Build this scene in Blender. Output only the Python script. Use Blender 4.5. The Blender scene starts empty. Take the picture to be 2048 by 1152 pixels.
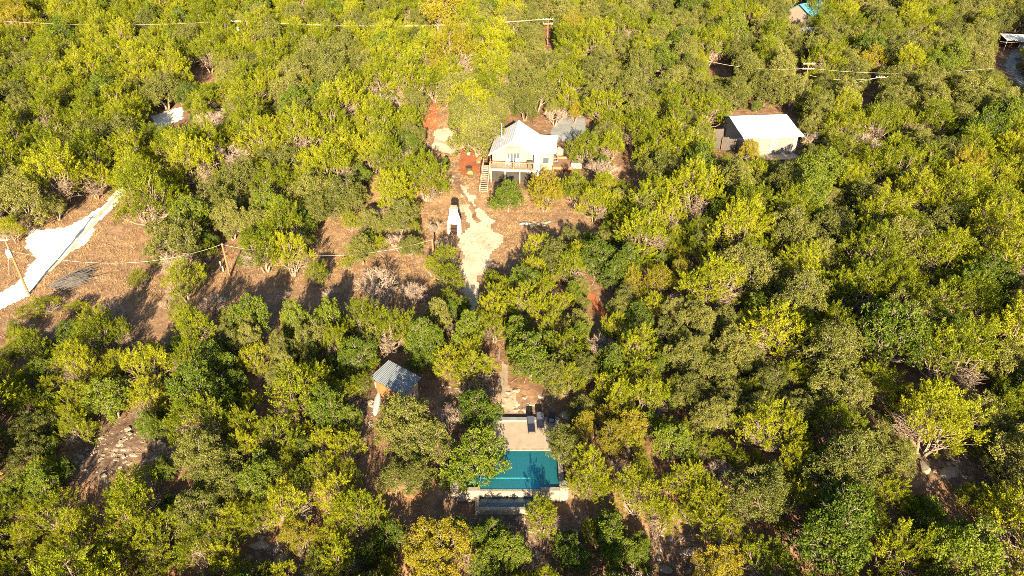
import bpy, bmesh, math, random
import numpy as np
from mathutils import Vector, Matrix, Euler

random.seed(7)
RNG = np.random.default_rng(11)
C = bpy.context.scene.collection

# ------------------------------------------------------------------ camera, sky, sun, exposure
F = 1400.0                                   # focal length in pixels of the 2048 px wide photograph
TH = math.radians(32.0)                      # how far the camera looks down
CAMZ = 49.0
cam_d = bpy.data.cameras.new("camera")
cam = bpy.data.objects.new("camera", cam_d)
C.objects.link(cam)
cam.location = (0, 0, CAMZ)
cam.rotation_euler = (math.pi / 2 - TH, 0, 0)
cam_d.sensor_width = 36.0
cam_d.lens = 36.0 * F / 2048.0
cam_d.clip_start = 0.5
cam_d.clip_end = 12000.0
bpy.context.scene.camera = cam

SUN_EL = math.radians(18.5)
SUN_AZ = math.radians(3.5)                   # the sun stands behind the camera, a little to the right
world = bpy.data.worlds.new("World")
bpy.context.scene.world = world
world.use_nodes = True
wn = world.node_tree
sky = wn.nodes.new("ShaderNodeTexSky")
sky.sky_type = 'NISHITA'
sky.sun_disc = False
sky.sun_elevation = SUN_EL
sky.sun_rotation = math.pi - SUN_AZ
wn.links.new(sky.outputs[0], wn.nodes["Background"].inputs[0])
wn.nodes["Background"].inputs[1].default_value = 0.05
sun_d = bpy.data.lights.new("sun", 'SUN')
sun_d.energy = 5.0
sun_d.angle = math.radians(0.5)
sun_d.color = (1.0, 0.80, 0.50)
sun = bpy.data.objects.new("sun", sun_d)
C.objects.link(sun)
sd = Vector((-math.sin(SUN_AZ) * math.cos(SUN_EL), math.cos(SUN_AZ) * math.cos(SUN_EL), -math.sin(SUN_EL)))
sun.rotation_euler = sd.to_track_quat('-Z', 'Y').to_euler()
sun.location = (0, -30, 90)
vs = bpy.context.scene.view_settings
vs.view_transform = 'Standard'
vs.look = 'None'
vs.exposure = 2.34
vs.gamma = 1.0
vs.use_curve_mapping = False
bpy.context.scene.cycles.filter_width = 0.9
bpy.context.scene.cycles.use_denoising = False
bpy.context.scene.cycles.max_bounces = 6
bpy.context.scene.cycles.transparent_max_bounces = 8
bpy.context.scene.cycles.caustics_reflective = False
bpy.context.scene.cycles.caustics_refractive = False

# ------------------------------------------------------------------ terrain height and picture-to-ground helpers
def sstep(a, b, x):
    t = np.clip((x - a) / (b - a), 0.0, 1.0)
    return t * t * (3 - 2 * t)

def base_h(x, y):
    x = np.asarray(x, float); y = np.asarray(y, float)
    h = np.where(y > 47, 0.0787 * (y - 47) + 0.10, 0.10)
    h = np.where(y < 45, -1.0 * sstep(45, 43.2, y) + 0.10 - 0.42 * np.maximum(0, 42.6 - np.maximum(y, 5)), h)
    h = h + 0.35 * np.sin(x * 0.09 + 1.3) * np.cos(y * 0.07 + 0.4) * sstep(0, 30, np.abs(x)) \
          + 0.16 * np.sin(x * 0.31 + y * 0.17) * np.sin(y * 0.27 - x * 0.11) * sstep(6, 16, np.abs(x) + np.abs(y - 60) * 0.3)
    return h

PADS = []                                     # (cx, cy, rx, ry, z): level ground
def height(x, y):
    h = base_h(x, y)
    for cx, cy, rx, ry, z in PADS:
        d = np.maximum(np.abs(np.asarray(x) - cx) / rx, np.abs(np.asarray(y) - cy) / ry)
        w = 1 - sstep(1.0, 1.6, d)
        h = h * (1 - w) + z * w
    return h

def H(x, y):
    return float(height(x, y))

_fw = np.array([0, math.cos(TH), -math.sin(TH)]); _up = np.array([0, math.sin(TH), math.cos(TH)])
CAM = np.array([0, 0, CAMZ])
def at_z(px, py, z):
    d = _fw + _up * (576 - py) / F + np.array([(px - 1024) / F, 0, 0])
    return CAM + d * ((z - CAMZ) / d[2])
def at(px, py, dz=0.0):
    """Ground point (plus dz metres) that the photograph shows at pixel px, py."""
    z = dz; p = at_z(px, py, z)
    for _ in range(25):
        z = 0.5 * z + 0.5 * (H(p[0], p[1]) + dz)
        p = at_z(px, py, z)
    return p
def depth_of(p):
    return float((np.asarray(p) - CAM) @ _fw)
def to_px(p):
    v = np.asarray(p, float) - CAM
    d = v @ _fw
    return 1024 + F * v[0] / d, 576 - F * (v @ _up) / d, d

HOUSE = (-0.1, 103.5); HZ = float(base_h(0, 106)) 
GAR_C = at(1529, 308)
PADS += [(0.5, 108.0, 9.0, 8.0, HZ), (GAR_C[0] + 0.0, GAR_C[1] + 5, 8.0, 7.0, float(base_h(GAR_C[0], GAR_C[1] + 3))),
         (-0.0, 50.3, 6.0, 3.9, -0.05), (-11.9, 55.9, 3.0, 2.6, float(base_h(-11.9, 55.9)))]

# ------------------------------------------------------------------ small library
def inside(poly, x, y):
    x = np.asarray(x, float); y = np.asarray(y, float)
    r = np.zeros(x.shape, bool)
    n = len(poly)
    for i in range(n):
        x1, y1 = poly[i]; x2, y2 = poly[(i + 1) % n]
        if y1 == y2: continue
        c = ((y1 > y) != (y2 > y)) & (x < (x2 - x1) * (y - y1) / (y2 - y1) + x1)
        r ^= c
    return r

def vnoise(x, y, s, seed=0):
    x = np.asarray(x, float) / s; y = np.asarray(y, float) / s
    xi = np.floor(x).astype(np.int64); yi = np.floor(y).astype(np.int64)
    fx = x - xi; fy = y - yi
    fx = fx * fx * (3 - 2 * fx); fy = fy * fy * (3 - 2 * fy)
    def h(i, j):
        n = (i * 374761393 + j * 668265263 + seed * 1442695) & 0x7fffffff
        n = ((n ^ (n >> 13)) * 1274126177) & 0x7fffffff
        return ((n ^ (n >> 16)) & 0xffff) / 65535.0
    return (h(xi, yi) * (1 - fx) + h(xi + 1, yi) * fx) * (1 - fy) + (h(xi, yi + 1) * (1 - fx) + h(xi + 1, yi + 1) * fx) * fy

class MB:
    """collects shapes into one mesh"""
    def __init__(s): s.v = []; s.f = []
    def box(s, c, d, rz=0.0, rx=0.0, taper=1.0):
        m = Matrix.Rotation(rz, 3, 'Z') @ Matrix.Rotation(rx, 3, 'X'); b = len(s.v)
        for k in range(8):
            sx, sy, sz = (1 if k & 1 else -1), (1 if k & 2 else -1), (1 if k & 4 else -1)
            t = taper if sz > 0 else 1.0
            p = m @ Vector((sx * d[0] / 2 * t, sy * d[1] / 2 * t, sz * d[2] / 2))
            s.v.append((p.x + c[0], p.y + c[1], p.z + c[2]))
        for q in ((0, 2, 3, 1), (4, 5, 7, 6), (0, 1, 5, 4), (2, 6, 7, 3), (0, 4, 6, 2), (1, 3, 7, 5)):
            s.f.append(tuple(b + i for i in q))
        return s
    def tube(s, pts, rad, n=6, cap=True):
        pts = [Vector(p) for p in pts]; b = len(s.v); k = len(pts)
        if not hasattr(rad, '__len__'): rad = [rad] * k
        for i, p in enumerate(pts):
            t = (pts[min(i + 1, k - 1)] - pts[max(i - 1, 0)])
            t = t.normalized() if t.length > 1e-9 else Vector((0, 0, 1))
            a = t.cross(Vector((0.31, 0.95, 0.07)) if abs(t.y) < 0.9 else Vector((1, 0, 0))).normalized(); e = t.cross(a)
            for j in range(n):
                an = 2 * math.pi * j / n
                q = p + (a * math.cos(an) + e * math.sin(an)) * rad[i]
                s.v.append(tuple(q))
        for i in range(k - 1):
            for j in range(n):
                s.f.append((b + i * n + j, b + i * n + (j + 1) % n, b + (i + 1) * n + (j + 1) % n, b + (i + 1) * n + j))
        if cap:
            s.f.append(tuple(b + j for j in reversed(range(n)))); s.f.append(tuple(b + (k - 1) * n + j for j in range(n)))
        return s
    def prism(s, poly, z0, z1):
        """poly: plan polygon, counter-clockwise; z0/z1 numbers or per-corner lists"""
        n = len(poly); b = len(s.v)
        z0 = z0 if hasattr(z0, '__len__') else [z0] * n; z1 = z1 if hasattr(z1, '__len__') else [z1] * n
        for i, p in enumerate(poly): s.v.append((p[0], p[1], z0[i]))
        for i, p in enumerate(poly): s.v.append((p[0], p[1], z1[i]))
        s.f.append(tuple(b + i for i in reversed(range(n)))); s.f.append(tuple(b + n + i for i in range(n)))
        for i in range(n):
            j = (i + 1) % n
            s.f.append((b + i, b + j, b + n + j, b + n + i))
        return s
    def slab(s, quad, t):
        """thick sheet: quad of 4 3-D corners (top side), thickness t downwards"""
        b = len(s.v)
        for p in quad: s.v.append(tuple(p))
        for p in quad: s.v.append((p[0], p[1], p[2] - t))
        s.f += [(b, b + 1, b + 2, b + 3), (b + 7, b + 6, b + 5, b + 4)]
        for i in range(4):
            j = (i + 1) % 4
            s.f.append((b + i, b + 4 + i, b + 4 + j, b + j))
        return s
    def xform(s, M, start=0):
        for i in range(start, len(s.v)): s.v[i] = tuple(M @ Vector(s.v[i]))
        return s
    def mesh(s, name, mat=None, smooth=False):
        me = bpy.data.meshes.new(name); me.from_pydata(s.v, [], s.f); me.validate(); me.update()
        if mat: me.materials.append(mat)
        if smooth: me.polygons.foreach_set("use_smooth", [True] * len(me.polygons))
        return me
    def build(s, name, mat, parent=None, smooth=False, bevel=0.0):
        me = s.mesh(name, mat, smooth)
        if bevel:
            bm = bmesh.new(); bm.from_mesh(me)
            bmesh.ops.recalc_face_normals(bm, faces=bm.faces)
            bmesh.ops.bevel(bm, geom=bm.edges[:], offset=bevel, segments=2, affect='EDGES', clamp_overlap=True)
            bm.to_mesh(me); bm.free()
        else:
            bm = bmesh.new(); bm.from_mesh(me); bmesh.ops.recalc_face_normals(bm, faces=bm.faces); bm.to_mesh(me); bm.free()
        o = bpy.data.objects.new(name, me); C.objects.link(o)
        if parent: o.parent = parent
        return o

def np_mesh(name, V, faces_n, mat, nv=3):
    """V: (N*nv,3) independent leaves of nv corners"""
    me = bpy.data.meshes.new(name)
    N = len(V) // nv
    me.vertices.add(len(V)); me.vertices.foreach_set("co", np.ascontiguousarray(V, np.float32).ravel())
    me.loops.add(len(V)); me.loops.foreach_set("vertex_index", np.arange(len(V), dtype=np.int32))
    me.polygons.add(N); me.polygons.foreach_set("loop_start", np.arange(N, dtype=np.int32) * nv)
    me.update(calc_edges=True)
    if mat: me.materials.append(mat)
    return me

def tag(o, label=None, cat=None, group=None, kind=None):
    if label: o["label"] = label
    if cat: o["category"] = cat
    if group: o["group"] = group
    if kind: o["kind"] = kind
    return o
def thing(name, label, cat, loc=(0, 0, 0), rz=0.0, group=None):
    o = bpy.data.objects.new(name, None); C.objects.link(o)
    o.empty_display_size = 0.3
    o.location = loc; o.rotation_euler = (0, 0, rz)
    return tag(o, label, cat, group)
def dup(root, loc, rz, label, group=None):
    r = root.copy(); C.objects.link(r); r.location = loc; r.rotation_euler = (0, 0, rz); r["label"] = label
    if group: r["group"] = group
    for ch in list(root.children):
        c = ch.copy(); C.objects.link(c); c.parent = r
        for g in list(ch.children):
            e = g.copy(); C.objects.link(e); e.parent = c
    return r

# ------------------------------------------------------------------ materials
def new_mat(name):
    m = bpy.data.materials.new(name); m.use_nodes = True
    nt = m.node_tree; bs = nt.nodes["Principled BSDF"]
    return m, nt, bs
def N(nt, t, **kw):
    n = nt.nodes.new(t)
    for k, v in kw.items():
        if k.startswith('_'): n.inputs[k[1:].replace('_', ' ')].default_value = v
        else: setattr(n, k, v)
    return n
def ramp(nt, stops):
    r = nt.nodes.new("ShaderNodeValToRGB"); e = r.color_ramp.elements
    while len(e) < len(stops): e.new(0.5)
    for i, (p, c) in enumerate(stops):
        e[i].position = p; e[i].color = (c[0], c[1], c[2], 1)
    return r
def noisy(name, c1, c2, scale=4.0, rough=0.8, bump=0.0, detail=6.0, metal=0.0, coords='Object', bscale=None, stretch=None):
    m, nt, bs = new_mat(name)
    tc = N(nt, "ShaderNodeTexCoord"); src = tc.outputs[coords]
    if stretch:
        mp = N(nt, "ShaderNodeMapping"); mp.inputs["Scale"].default_value = stretch
        nt.links.new(src, mp.inputs[0]); src = mp.outputs[0]
    n = N(nt, "ShaderNodeTexNoise", _Scale=scale, _Detail=detail, _Roughness=0.65)
    nt.links.new(src, n.inputs["Vector"])
    r = ramp(nt, [(0.32, c1), (0.68, c2)])
    nt.links.new(n.outputs["Fac"], r.inputs[0]); nt.links.new(r.outputs[0], bs.inputs["Base Color"])
    bs.inputs["Roughness"].default_value = rough; bs.inputs["Metallic"].default_value = metal
    if bump:
        b = N(nt, "ShaderNodeBump", _Strength=bump, _Distance=0.05)
        n2 = N(nt, "ShaderNodeTexNoise", _Scale=bscale or scale * 4, _Detail=5.0)
        nt.links.new(src, n2.inputs["Vector"])
        nt.links.new(n2.outputs["Fac"], b.inputs["Height"]); nt.links.new(b.outputs[0], bs.inputs["Normal"])
    return m
def leaf_mat(name, cols, trans=0.20, tcol=(0.2, 0.22, 0.01), gloss=0.015):
    """cols: dark, mid, bright leaf colour, mixed per tree, per part of the crown and per leaf"""
    m = bpy.data.materials.new(name); m.use_nodes = True; nt = m.node_tree; nt.nodes.clear()
    out = N(nt, "ShaderNodeOutputMaterial")
    oi = N(nt, "ShaderNodeObjectInfo"); ge = N(nt, "ShaderNodeNewGeometry"); tc = N(nt, "ShaderNodeTexCoord")
    no = N(nt, "ShaderNodeTexNoise", _Scale=0.55, _Detail=2.0); nt.links.new(tc.outputs["Object"], no.inputs["Vector"])
    def mth(op, a, b):
        x = N(nt, "ShaderNodeMath", operation=op)
        for i, q in enumerate((a, b)):
            if isinstance(q, (int, float)): x.inputs[i].default_value = q
            else: nt.links.new(q, x.inputs[i])
        return x.outputs[0]
    f = mth('ADD', mth('ADD', mth('MULTIPLY', oi.outputs["Random"], 0.40), mth('MULTIPLY', ge.outputs["Random Per Island"], 0.46)), mth('MULTIPLY', mth('SUBTRACT', no.outputs["Fac"], 0.5), 0.9))
    r = ramp(nt, [(0.0, cols[0]), (0.42, cols[1]), (0.85, cols[2])])
    nt.links.new(f, r.inputs[0])
    di = N(nt, "ShaderNodeBsdfDiffuse"); nt.links.new(r.outputs[0], di.inputs[0])
    tr = N(nt, "ShaderNodeBsdfTranslucent"); 
    mx0 = N(nt, "ShaderNodeMixRGB", blend_type='MULTIPLY'); mx0.inputs[0].default_value = 1.0
    nt.links.new(r.outputs[0], mx0.inputs[1]); mx0.inputs[2].default_value = (tcol[0], tcol[1], tcol[2], 1)
    nt.links.new(mx0.outputs[0], tr.inputs[0])
    mx = N(nt, "ShaderNodeMixShader"); mx.inputs[0].default_value = trans
    nt.links.new(di.outputs[0], mx.inputs[1]); nt.links.new(tr.outputs[0], mx.inputs[2])
    gl = N(nt, "ShaderNodeBsdfGlossy"); gl.inputs["Roughness"].default_value = 0.5
    mx2 = N(nt, "ShaderNodeMixShader"); mx2.inputs[0].default_value = gloss
    nt.links.new(mx.outputs[0], mx2.inputs[1]); nt.links.new(gl.outputs[0], mx2.inputs[2])
    nt.links.new(mx2.outputs[0], out.inputs[0])
    return m

M = {}
M['juniper'] = leaf_mat("juniper leaf", [(0.040, 0.066, 0.004), (0.15, 0.178, 0.006), (0.29, 0.285, 0.012)], tcol=(1.2, 1.2, 0.6))
M['oak'] = leaf_mat("live oak leaf", [(0.040, 0.055, 0.009), (0.115, 0.127, 0.024), (0.22, 0.212, 0.052)], trans=0.15, tcol=(1.1, 1.2, 0.6))
M['green'] = leaf_mat("broad green leaf", [(0.028, 0.055, 0.005), (0.085, 0.125, 0.010), (0.17, 0.20, 0.016)], trans=0.2, tcol=(1.1, 1.3, 0.5))
M['gold'] = leaf_mat("golden leaf", [(0.09, 0.090, 0.008), (0.18, 0.163, 0.010), (0.27, 0.222, 0.016)], trans=0.2, tcol=(1.2, 1.1, 0.5))
M['bark'] = noisy("grey brown bark", (0.12, 0.088, 0.068), (0.29, 0.22, 0.17), scale=3.0, rough=0.9, bump=0.5, stretch=(1, 1, 0.25))
M['oakbark'] = noisy("pale oak bark", (0.09, 0.075, 0.055), (0.22, 0.185, 0.14), scale=4.0, rough=0.9, bump=0.5, stretch=(1, 1, 0.3))
M['twig'] = noisy("dead grey pink twig", (0.17, 0.13, 0.105), (0.34, 0.26, 0.21), scale=3.0, rough=0.95)
M['greytwig'] = noisy("weathered grey branch", (0.055, 0.052, 0.055), (0.125, 0.118, 0.118), scale=2.0, rough=0.95)
M['pole'] = noisy("brown wooden pole", (0.16, 0.075, 0.035), (0.30, 0.15, 0.075), scale=5.0, rough=0.85, stretch=(1, 1, 0.15))
M['crossarm'] = noisy("weathered crossarm", (0.30, 0.24, 0.18), (0.48, 0.40, 0.31), scale=6.0, rough=0.85)
M['white_paint'] = noisy("white painted metal", (0.72, 0.72, 0.71), (0.82, 0.82, 0.81), scale=3.0, rough=0.45)
M['cream'] = noisy("cream wall", (0.20, 0.165, 0.14), (0.25, 0.21, 0.18), scale=1.5, rough=0.85, bump=0.1)
M['stucco'] = noisy("white stucco", (0.66, 0.63, 0.57), (0.80, 0.77, 0.71), scale=2.2, rough=0.9, bump=0.25)
M['wood'] = noisy("red brown stained wood", (0.22, 0.085, 0.04), (0.36, 0.15, 0.07), scale=5.0, rough=0.7, stretch=(0.3, 1, 1))
M['deckwood'] = noisy("brown deck boards", (0.15, 0.085, 0.05), (0.25, 0.145, 0.085), scale=3.0, rough=0.8, stretch=(0.2, 4, 1))
M['greywood'] = noisy("grey weathered boards", (0.20, 0.17, 0.145), (0.34, 0.30, 0.26), scale=4.0, rough=0.85, stretch=(3, 3, 0.3))
M['plank'] = noisy("sun bleached planks", (0.30, 0.19, 0.11), (0.52, 0.38, 0.25), scale=5.0, rough=0.85, stretch=(4, 4, 0.25))
M['ochre'] = noisy("ochre board wall", (0.15, 0.085, 0.028), (0.21, 0.12, 0.04), scale=1.6, rough=0.85)
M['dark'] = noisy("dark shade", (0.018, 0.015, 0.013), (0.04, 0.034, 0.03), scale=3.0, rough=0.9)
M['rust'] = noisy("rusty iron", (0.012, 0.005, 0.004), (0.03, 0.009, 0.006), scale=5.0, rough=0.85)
M['iron'] = noisy("black iron", (0.018, 0.018, 0.02), (0.035, 0.035, 0.037), scale=5.0, rough=0.5)
M['steel'] = noisy("galvanised steel", (0.42, 0.43, 0.44), (0.56, 0.57, 0.58), scale=6.0, rough=0.35, metal=0.7)
M['navy'] = noisy("navy blue cushion", (0.005, 0.007, 0.024), (0.009, 0.012, 0.036), scale=8.0, rough=0.8)
M['canoe'] = noisy("white canoe hull", (0.34, 0.40, 0.44), (0.42, 0.48, 0.52), scale=1.4, rough=0.3)
M['red'] = noisy("red sign paint", (0.45, 0.03, 0.03), (0.55, 0.05, 0.045), scale=4.0, rough=0.6)
M['teal'] = noisy("teal plastic", (0.03, 0.13, 0.14), (0.05, 0.18, 0.19), scale=4.0, rough=0.5)
M['blue_roof'] = noisy("blue metal roof", (0.05, 0.25, 0.42), (0.08, 0.33, 0.52), scale=1.5, rough=0.45)
M['concrete'] = noisy("pool concrete", (0.30, 0.245, 0.185), (0.38, 0.315, 0.245), scale=1.1, rough=0.85, bump=0.1, bscale=14)
M['greyconc'] = noisy("grey concrete", (0.15, 0.16, 0.17), (0.22, 0.23, 0.24), scale=1.3, rough=0.85, bump=0.1)
M['limestone'] = noisy("pale limestone", (0.18, 0.15, 0.115), (0.30, 0.26, 0.21), scale=3.0, rough=0.9, bump=0.4, bscale=9)
M['rock'] = noisy("weathered limestone rock", (0.15, 0.12, 0.09), (0.30, 0.25, 0.195), scale=2.5, rough=0.95, bump=0.5, bscale=10)
M['plaster'] = noisy("teal pool plaster", (0.05, 0.38, 0.47), (0.24, 0.66, 0.68), scale=4.5, rough=0.7)  # mottled colour imitates ripple caustics as well as mosaic
M['ledge'] = noisy("grey blue ledge plaster", (0.17, 0.23, 0.25), (0.23, 0.29, 0.31), scale=2.0, rough=0.7)
M['drygrass'] = noisy("dry grass blade", (0.18, 0.11, 0.048), (0.36, 0.23, 0.105), scale=0.7, rough=0.9)
M['agave'] = noisy("pale agave leaf", (0.16, 0.22, 0.06), (0.28, 0.33, 0.10), scale=3.0, rough=0.6)
M['wire'] = noisy("bright aluminium wire", (0.42, 0.40, 0.36), (0.52, 0.50, 0.46), scale=1.0, rough=0.45)
M['clay'] = noisy("dark planter", (0.05, 0.03, 0.025), (0.09, 0.055, 0.04), scale=3.0, rough=0.7)

def ridged(name, col, per_m, rough, metal=0.0, axis='X', depth=0.03):
    """standing seams or corrugation with a real bump, plus slight dirt"""
    m, nt, bs = new_mat(name)
    tc = N(nt, "ShaderNodeTexCoord")
    w = N(nt, "ShaderNodeTexWave", wave_type='BANDS', bands_direction=axis, _Scale=per_m * math.pi / 10 * 1.0)
    nt.links.new(tc.outputs["Object"], w.inputs["Vector"])
    b = N(nt, "ShaderNodeBump", _Strength=0.6, _Distance=depth)
    nt.links.new(w.outputs["Fac"], b.inputs["Height"]); nt.links.new(b.outputs[0], bs.inputs["Normal"])
    n = N(nt, "ShaderNodeTexNoise", _Scale=0.9, _Detail=5.0); nt.links.new(tc.outputs["Object"], n.inputs["Vector"])
    r = ramp(nt, [(0.3, tuple(c * 0.86 for c in col)), (0.7, col)])
    nt.links.new(n.outputs["Fac"], r.inputs[0]); nt.links.new(r.outputs[0], bs.inputs["Base Color"])
    bs.inputs["Roughness"].default_value = rough; bs.inputs["Metallic"].default_value = metal
    return m
M['white_roof'] = ridged("white metal roof", (0.56, 0.56, 0.57), 2.5, 0.5, axis='X')
M['siding'] = ridged("pale metal siding", (0.19, 0.195, 0.205), 4.0, 0.5, axis='X')
M['garage_door'] = ridged("grey sectional door", (0.155, 0.148, 0.145), 2.0, 0.6, axis='Z')
M['tin'] = noisy("grey tin roof", (0.10, 0.12, 0.145), (0.15, 0.172, 0.20), scale=1.2, rough=0.5, metal=0.1, stretch=(1, 0.3, 1))
def glass_mat():
    m, nt, bs = new_mat("window glass")
    bs.inputs["Base Color"].default_value = (0.06, 0.075, 0.085, 1); bs.inputs["Roughness"].default_value = 0.06
    return m
M['glass'] = glass_mat()
M['darkwood'] = noisy('dark weathered boards', (0.05, 0.045, 0.042), (0.10, 0.09, 0.085), scale=4.0, rough=0.9, stretch=(3, 3, 0.3))
def water_mat(name, tint, ripple=0.25, cloud=0.25, ccol=(0.05, 0.37, 0.48)):
    m = bpy.data.materials.new(name); m.use_nodes = True; nt = m.node_tree; nt.nodes.clear()
    out = N(nt, "ShaderNodeOutputMaterial"); tr = N(nt, "ShaderNodeBsdfTransparent"); tr.inputs[0].default_value = (*tint, 1)
    gl = N(nt, "ShaderNodeBsdfGlossy"); gl.inputs["Roughness"].default_value = 0.04
    fr = N(nt, "ShaderNodeFresnel", _IOR=1.33)
    tc = N(nt, "ShaderNodeTexCoord"); n = N(nt, "ShaderNodeTexNoise", _Scale=3.2, _Detail=4.0); b = N(nt, "ShaderNodeBump", _Strength=ripple, _Distance=0.08)
    nt.links.new(tc.outputs["Object"], n.inputs["Vector"]); nt.links.new(n.outputs["Fac"], b.inputs["Height"])
    nt.links.new(b.outputs[0], gl.inputs["Normal"]); nt.links.new(b.outputs[0], fr.inputs["Normal"])
    df = N(nt, "ShaderNodeBsdfDiffuse"); df.inputs[0].default_value = (*ccol, 1); m0 = N(nt, "ShaderNodeMixShader"); m0.inputs[0].default_value = cloud
    nt.links.new(tr.outputs[0], m0.inputs[1]); nt.links.new(df.outputs[0], m0.inputs[2])
    mx = N(nt, "ShaderNodeMixShader"); nt.links.new(fr.outputs[0], mx.inputs[0]); nt.links.new(m0.outputs[0], mx.inputs[1]); nt.links.new(gl.outputs[0], mx.inputs[2])
    nt.links.new(mx.outputs[0], out.inputs[0])
    return m
M['water'] = water_mat("pool water", (0.50, 0.88, 0.95))
M['shallow_water'] = water_mat("shallow grey blue water", (0.80, 0.90, 0.93), 0.15, 0.10, (0.12, 0.25, 0.30))

def gravel_mat(name, c1, c2, scale=3.0):
    m, nt, bs = new_mat(name)
    tc = N(nt, "ShaderNodeTexCoord")
    n = N(nt, "ShaderNodeTexNoise", _Scale=0.35, _Detail=9.0, _Roughness=0.75); nt.links.new(tc.outputs["Object"], n.inputs["Vector"])
    r = ramp(nt, [(0.3, c1), (0.62, c2)]); nt.links.new(n.outputs["Fac"], r.inputs[0])
    v = N(nt, "ShaderNodeTexVoronoi", _Scale=scale); nt.links.new(tc.outputs["Object"], v.inputs["Vector"])
    mx = N(nt, "ShaderNodeMixRGB", blend_type='MULTIPLY'); mx.inputs[0].default_value = 0.16
    nt.links.new(r.outputs[0], mx.inputs[1]); nt.links.new(v.outputs["Color"], mx.inputs[2])
    nt.links.new(mx.outputs[0], bs.inputs["Base Color"]); bs.inputs["Roughness"].default_value = 0.95
    b = N(nt, "ShaderNodeBump", _Strength=0.22, _Distance=0.03); n2 = N(nt, "ShaderNodeTexNoise", _Scale=5.0, _Detail=6.0)
    nt.links.new(tc.outputs["Object"], n2.inputs["Vector"]); nt.links.new(n2.outputs["Fac"], b.inputs["Height"]); nt.links.new(b.outputs[0], bs.inputs["Normal"])
    return m
M['white_gravel'] = gravel_mat("white caliche gravel", (0.60, 0.56, 0.49), (0.78, 0.745, 0.68))
M['tan_gravel'] = gravel_mat("tan caliche drive", (0.30, 0.23, 0.165), (0.52, 0.43, 0.33))
M['flag'] = gravel_mat("pale worn path", (0.13, 0.09, 0.06), (0.31, 0.25, 0.19))
M['mulch'] = gravel_mat("red brown mulch", (0.20, 0.055, 0.018), (0.34, 0.105, 0.035), scale=6.0)
M['asphalt'] = gravel_mat("worn asphalt", (0.19, 0.185, 0.18), (0.27, 0.265, 0.255))

def ground_mat():
    m, nt, bs = new_mat("cedar litter ground")
    tc = N(nt, "ShaderNodeTexCoord"); ob = tc.outputs["Object"]
    def noise(s, d=8.0, r=0.7):
        n = N(nt, "ShaderNodeTexNoise", _Scale=s, _Detail=d, _Roughness=r); nt.links.new(ob, n.inputs["Vector"]); return n.outputs["Fac"]
    lit = ramp(nt, [(0.28, (0.075, 0.040, 0.020)), (0.48, (0.155, 0.082, 0.040)), (0.70, (0.26, 0.165, 0.095))]); nt.links.new(noise(0.9), lit.inputs[0])
    dry = ramp(nt, [(0.28, (0.095, 0.056, 0.031)), (0.5, (0.19, 0.115, 0.064)), (0.72, (0.33, 0.215, 0.125))]); nt.links.new(noise(0.7, 10.0, 0.75), dry.inputs[0])
    rock = ramp(nt, [(0.40, (0.065, 0.038, 0.024)), (0.56, (0.13, 0.085, 0.058)), (0.72, (0.27, 0.21, 0.16))]); nt.links.new(noise(1.6, 9.0, 0.7), rock.inputs[0])
    a1 = N(nt, "ShaderNodeAttribute", attribute_name="dry"); a2 = N(nt, "ShaderNodeAttribute", attribute_name="rock")
    m1 = N(nt, "ShaderNodeMixRGB"); nt.links.new(a1.outputs["Fac"], m1.inputs[0]); nt.links.new(lit.outputs[0], m1.inputs[1]); nt.links.new(dry.outputs[0], m1.inputs[2])
    m2 = N(nt, "ShaderNodeMixRGB"); nt.links.new(a2.outputs["Fac"], m2.inputs[0]); nt.links.new(m1.outputs[0], m2.inputs[1]); nt.links.new(rock.outputs[0], m2.inputs[2])
    nt.links.new(m2.outputs[0], bs.inputs["Base Color"]); bs.inputs["Roughness"].default_value = 0.95
    b = N(nt, "ShaderNodeBump", _Strength=0.8, _Distance=0.15); nt.links.new(noise(2.2, 9.0), b.inputs["Height"]); nt.links.new(b.outputs[0], bs.inputs["Normal"])
    return m
M['ground'] = ground_mat()

# ------------------------------------------------------------------ ground sheet
def W(poly):                                   # pixel polygon of the photograph -> plan polygon on the ground
    return [tuple(at(px, py)[:2]) for px, py in poly]
MEADOW = W([(0, 640), (0, 440), (240, 350), (420, 370), (560, 540), (640, 420), (740, 360), (830, 380), (930, 320), (1000, 380), (1120, 395), (1230, 440), (1060, 500), (1020, 540), (960, 600), (860, 640), (700, 640), (460, 620), (330, 690), (220, 640)])
DRYSPOTS = [MEADOW, W([(845, 205), (885, 205), (925, 260), (925, 310), (850, 310)]), W([(860, 300), (930, 300), (960, 380), (860, 400)]),
            W([(740, 640), (860, 640), (850, 740), (740, 720)])]
ROCKS = [W([(100, 950), (160, 860), (240, 840), (370, 850), (370, 900), (230, 950), (185, 1000)]), W([(500, 1060), (640, 1060), (640, 1152), (500, 1152)]),
         W([(1300, 1060), (1440, 1050), (1440, 1152), (1310, 1152)]), W([(1740, 890), (1900, 900), (2048, 930), (2048, 1010), (1900, 990)]),
         W([(1840, 1060), (2048, 1060), (2048, 1152), (1800, 1152)]), W([(1600, 1020), (1760, 1030), (1740, 1100), (1600, 1100)]),
         W([(990, 780), (1130, 780), (1140, 835), (1000, 835)]), W([(1000, 830), (1200, 1090), (1000, 1140), (880, 1020)]), W([(640, 780), (760, 780), (760, 860), (640, 860)]),
         W([(880, 760), (990, 740), (990, 820), (900, 800)])]
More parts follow.
